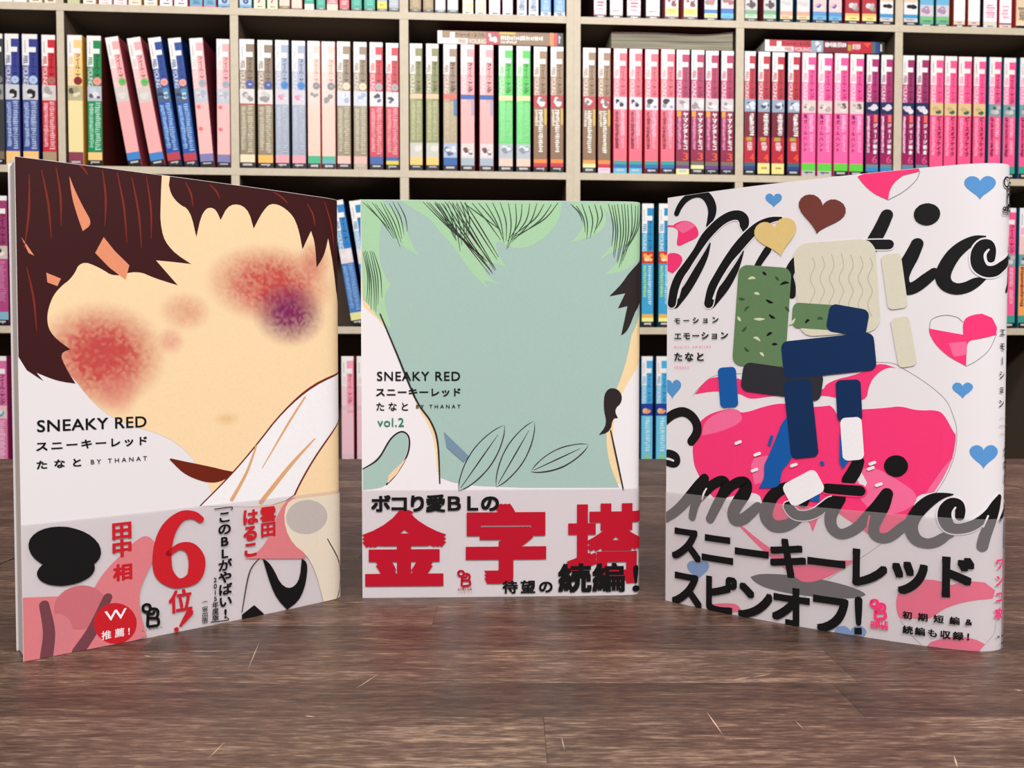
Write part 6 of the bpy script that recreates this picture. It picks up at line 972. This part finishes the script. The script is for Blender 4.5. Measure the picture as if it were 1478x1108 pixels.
CELLN = ['leftmost', 'second', 'third', 'fourth', 'fifth', 'sixth', 'rightmost']
ROWN = {'top': ('top row', 4), 'middle': ('full row', 3), 'third': ('third row', 2), 'fourth': ('lowest row', 1)}
RJ = random.Random(77)
for row, cells in ROWS.items():
    rn, bi = ROWN[row]; z = BT[bi]
    for ci, items in cells:
        for k, (u0, u1, kind, tilt) in enumerate(items):
            Wm = (u1-u0)/1000
            if tilt: Wm = min(Wm*math.cos(math.radians(tilt)), .028)
            nxt = items[k+1][0] if k+1 < len(items) else 1e9
            dep = .004 + RJ.uniform(0, .003)
            H = B5H
            loc = onshelf(u0/1000, dep, z+.0003)
            root = empty('magazine', loc); root.rotation_mode = 'ZYX' if False else 'XYZ'
            root.rotation_euler = (0, -math.radians(tilt), 0)
            root.matrix_world = Matrix.Translation(loc) @ Matrix.Rotation(YAW, 4, 'Z') @ Matrix.Rotation(-math.radians(tilt), 4, 'Y')
            magazine_parts(kind, Wm, root, H)
            lab = SP[kind]['desc']
            if tilt: lab = 'leaning ' + lab
            lab = lab.replace(' a ', ' ').replace(' an ', ' ')
            tag(root, '%s, %s from left, %s cell, %s' % (lab, ORD[k], CELLN[ci], rn), 'magazine', 'magazines in the %s cell of the %s' % (CELLN[ci], rn))
            if tilt:
                pass
# magazines lying flat on the standing ones
def lying(kind, ua, zt, label, L=.262):
    loc = onshelf(ua, .004, zt); root = empty('magazine', loc)
    # spine runs to the right, head of the spine at the left
    root.matrix_world = Matrix.Translation(loc) @ Matrix.Rotation(YAW, 4, 'Z') @ Matrix.Rotation(-math.pi/2, 4, 'Y') @ Matrix.Scale(1, 4)
    return root
def lay_flat(kind, ua, uw, zt, thick, label):
    root = empty('magazine'); Wm = magazine_parts(kind, thick, root, B5H)
    # local z (height) -> shelf -u ; local x (thickness) -> up
    B = Matrix(((0, 0, -1, 0), (0, 1, 0, 0), (1, 0, 0, 0), (0, 0, 0, 1)))
    root.matrix_world = Matrix.Translation(onshelf(ua+B5H, .005, zt)) @ Matrix.Rotation(YAW, 4, 'Z') @ B
    tag(root, label, 'magazine', 'magazines lying on top of the standing ones')
lay_flat('bronze4', .8846, 0, BT[3]+B5H+.0006, .0285, 'brown magazine lying flat on top of the olive, pink and green magazines')
lay_flat('scarlet3', 1.578, 0, BT[3]+B5H+.0006, .026, 'red magazine lying flat on top of the red and pink magazines')
# bent magazine lying with its page edges to the front
def bent_magazine():
    root = empty('magazine'); root.matrix_world = Matrix.Translation(onshelf(1.2489, .006, BT[3]+B5H+.0006)) @ Matrix.Rotation(YAW, 4, 'Z')
    tag(root, 'thick magazine lying bent with grey page edges showing, above brown and pink magazines', 'magazine', 'magazines lying on top of the standing ones')
    Lm = .260; N = 20
    def bend(x): t_ = x/Lm; return .0035*(max(0, t_-.62)/.38)**2*2 + .001*math.sin(t_*6)
    def slab(name, z0, z1, mt, y0, y1, par, x0=0, x1=Lm):
        bm = bmesh.new(); pr = None
        for i in range(N+1):
            x = x0+(x1-x0)*i/N; q = bend(x)
            c = [bm.verts.new((x, y, zz+q*min(1, zz/.03+.0))) for y, zz in ((y0, z0), (y1, z0), (y1, z1), (y0, z1))]
            if pr:
                for a in range(4): bm.faces.new((pr[a], pr[(a+1) % 4], c[(a+1) % 4], c[a]))
            else: bm.faces.new(c[::-1])
            pr = c
        bm.faces.new(pr); bmesh.ops.recalc_face_normals(bm, faces=bm.faces)
        me = bpy.data.meshes.new(name); bm.to_mesh(me); bm.free(); return link(name, me, mt, par)
    zs = [.0006, .0095, .0165, .0245, .0318]
    for i in range(4): slab('page_section', zs[i]+.0002, zs[i+1]-.0002, M_pages_grey, .001+.0006*(i % 2), .178, root)
    slab('cover', zs[-1], zs[-1]+.0006, solid((110, 30, 36)), -.0005, .18, root); slab('cover', 0, .0006, solid((110, 30, 36)), -.0005, .18, root)
bent_magazine()
# ------------------------------------------------------------------ tables of brown staves
def table(label, x0, x1, seed, joints):
    root = empty('table', ((x0+x1)/2, .51, 0)); tag(root, label, 'table', 'brown wooden tables pushed together side by side')
    R = random.Random(seed); ox, oy = root.location.x, root.location.y
    k0 = -6; rows_ = 28; g = .00004; last = None
    ys = [.2505-.029*5, ]
    yb = [.1345, .1635, .1925, .2215, .2505, .2777, .3086]
    while yb[-1]+.03 < .905: yb.append(yb[-1]+.0290)
    yb[-1] = .9087
    yb = [.1055] + yb
    n_ = 0
    for i in range(len(yb)-1):
        a, c = yb[i], yb[i+1]; js = [j for (r_, j) in joints if r_ == round(a, 4)]
        if not js:
            j = x0+R.uniform(.12, .5); 
            if last is not None and abs(j-last) < .09: j += .15
            js = [j]
            if j-x0 > .45: pass
        last = js[0]; xs = [x0]+sorted([j for j in js if x0+.04 < j < x1-.04])+[x1]
        for p, q in zip(xs[:-1], xs[1:]):
            o = link('plank', boxmesh('plank', p+g-ox, q-g-ox, a+g-oy, c-g-oy, TZ-.028, TZ-R.uniform(0, .00002), .00006), M_wood, root); n_ += 1
    link('table_core', boxmesh('table_core', x0+.002-ox, x1-.002-ox, .1075-oy, .9067-oy, TZ-.032, TZ-.0282), M_frame, root)
    link('apron', boxmesh('apron', x0+.03-ox, x1-.03-ox, .14-oy, .16-oy, TZ-.09, TZ-.0325), M_frame, root)
    link('apron', boxmesh('apron', x0+.03-ox, x1-.03-ox, .86-oy, .88-oy, TZ-.09, TZ-.0325), M_frame, root)
    for lx in (x0+.03, x1-.07):
        for ly in (.1605, .8195): link('leg', boxmesh('leg', lx-ox, lx+.04-ox, ly-oy, ly+.04-oy, 0, TZ-.0325, .002), M_frame, root)
    return root
table('brown stave wood table on the left, carrying the left standing comic', -1.0035, -.2752, 1, [])
tm = table('brown stave wood table in the middle, carrying the standing comics', -.2740, .4335, 2, [(.2777, .1175), (.2505, .1085), (.2777, -.166)])
table('brown stave wood table on the right, beyond the seam behind the right comic', .4347, 1.163, 3, [])
for (xa, ya, xb, yb_, w_) in SCR:
    dx, dy = xb-xa, yb_-ya; L = math.hypot(dx, dy); nx, ny = -dy/L*w_, dx/L*w_; bm = bmesh.new()
    q = [(xa, ya), ((xa+xb)/2+nx, (ya+yb_)/2+ny), (xb, yb_), ((xa+xb)/2-nx, (ya+yb_)/2-ny)]
    lo = [bm.verts.new((x-tm.location.x, y-tm.location.y, TZ-.00002)) for x, y in q]; hi = [bm.verts.new((x-tm.location.x, y-tm.location.y, TZ+.00006)) for x, y in q]
    for i in range(4): j = (i+1) % 4; bm.faces.new((lo[i], lo[j], hi[j], hi[i]))
    bm.faces.new(hi); me = bpy.data.meshes.new('scratch'); bm.to_mesh(me); bm.free(); link('scratch', me, M_scr, tm)
# ------------------------------------------------------------------ the comics
comic('left', 'comic book with dark red and peach painted cover and pink paper band, leftmost of three')
comic('mid', 'comic book with sage green cover and big red characters on its band, centre of three')
comic('right', 'white comic book with pink hearts and black script lettering, rightmost of three')
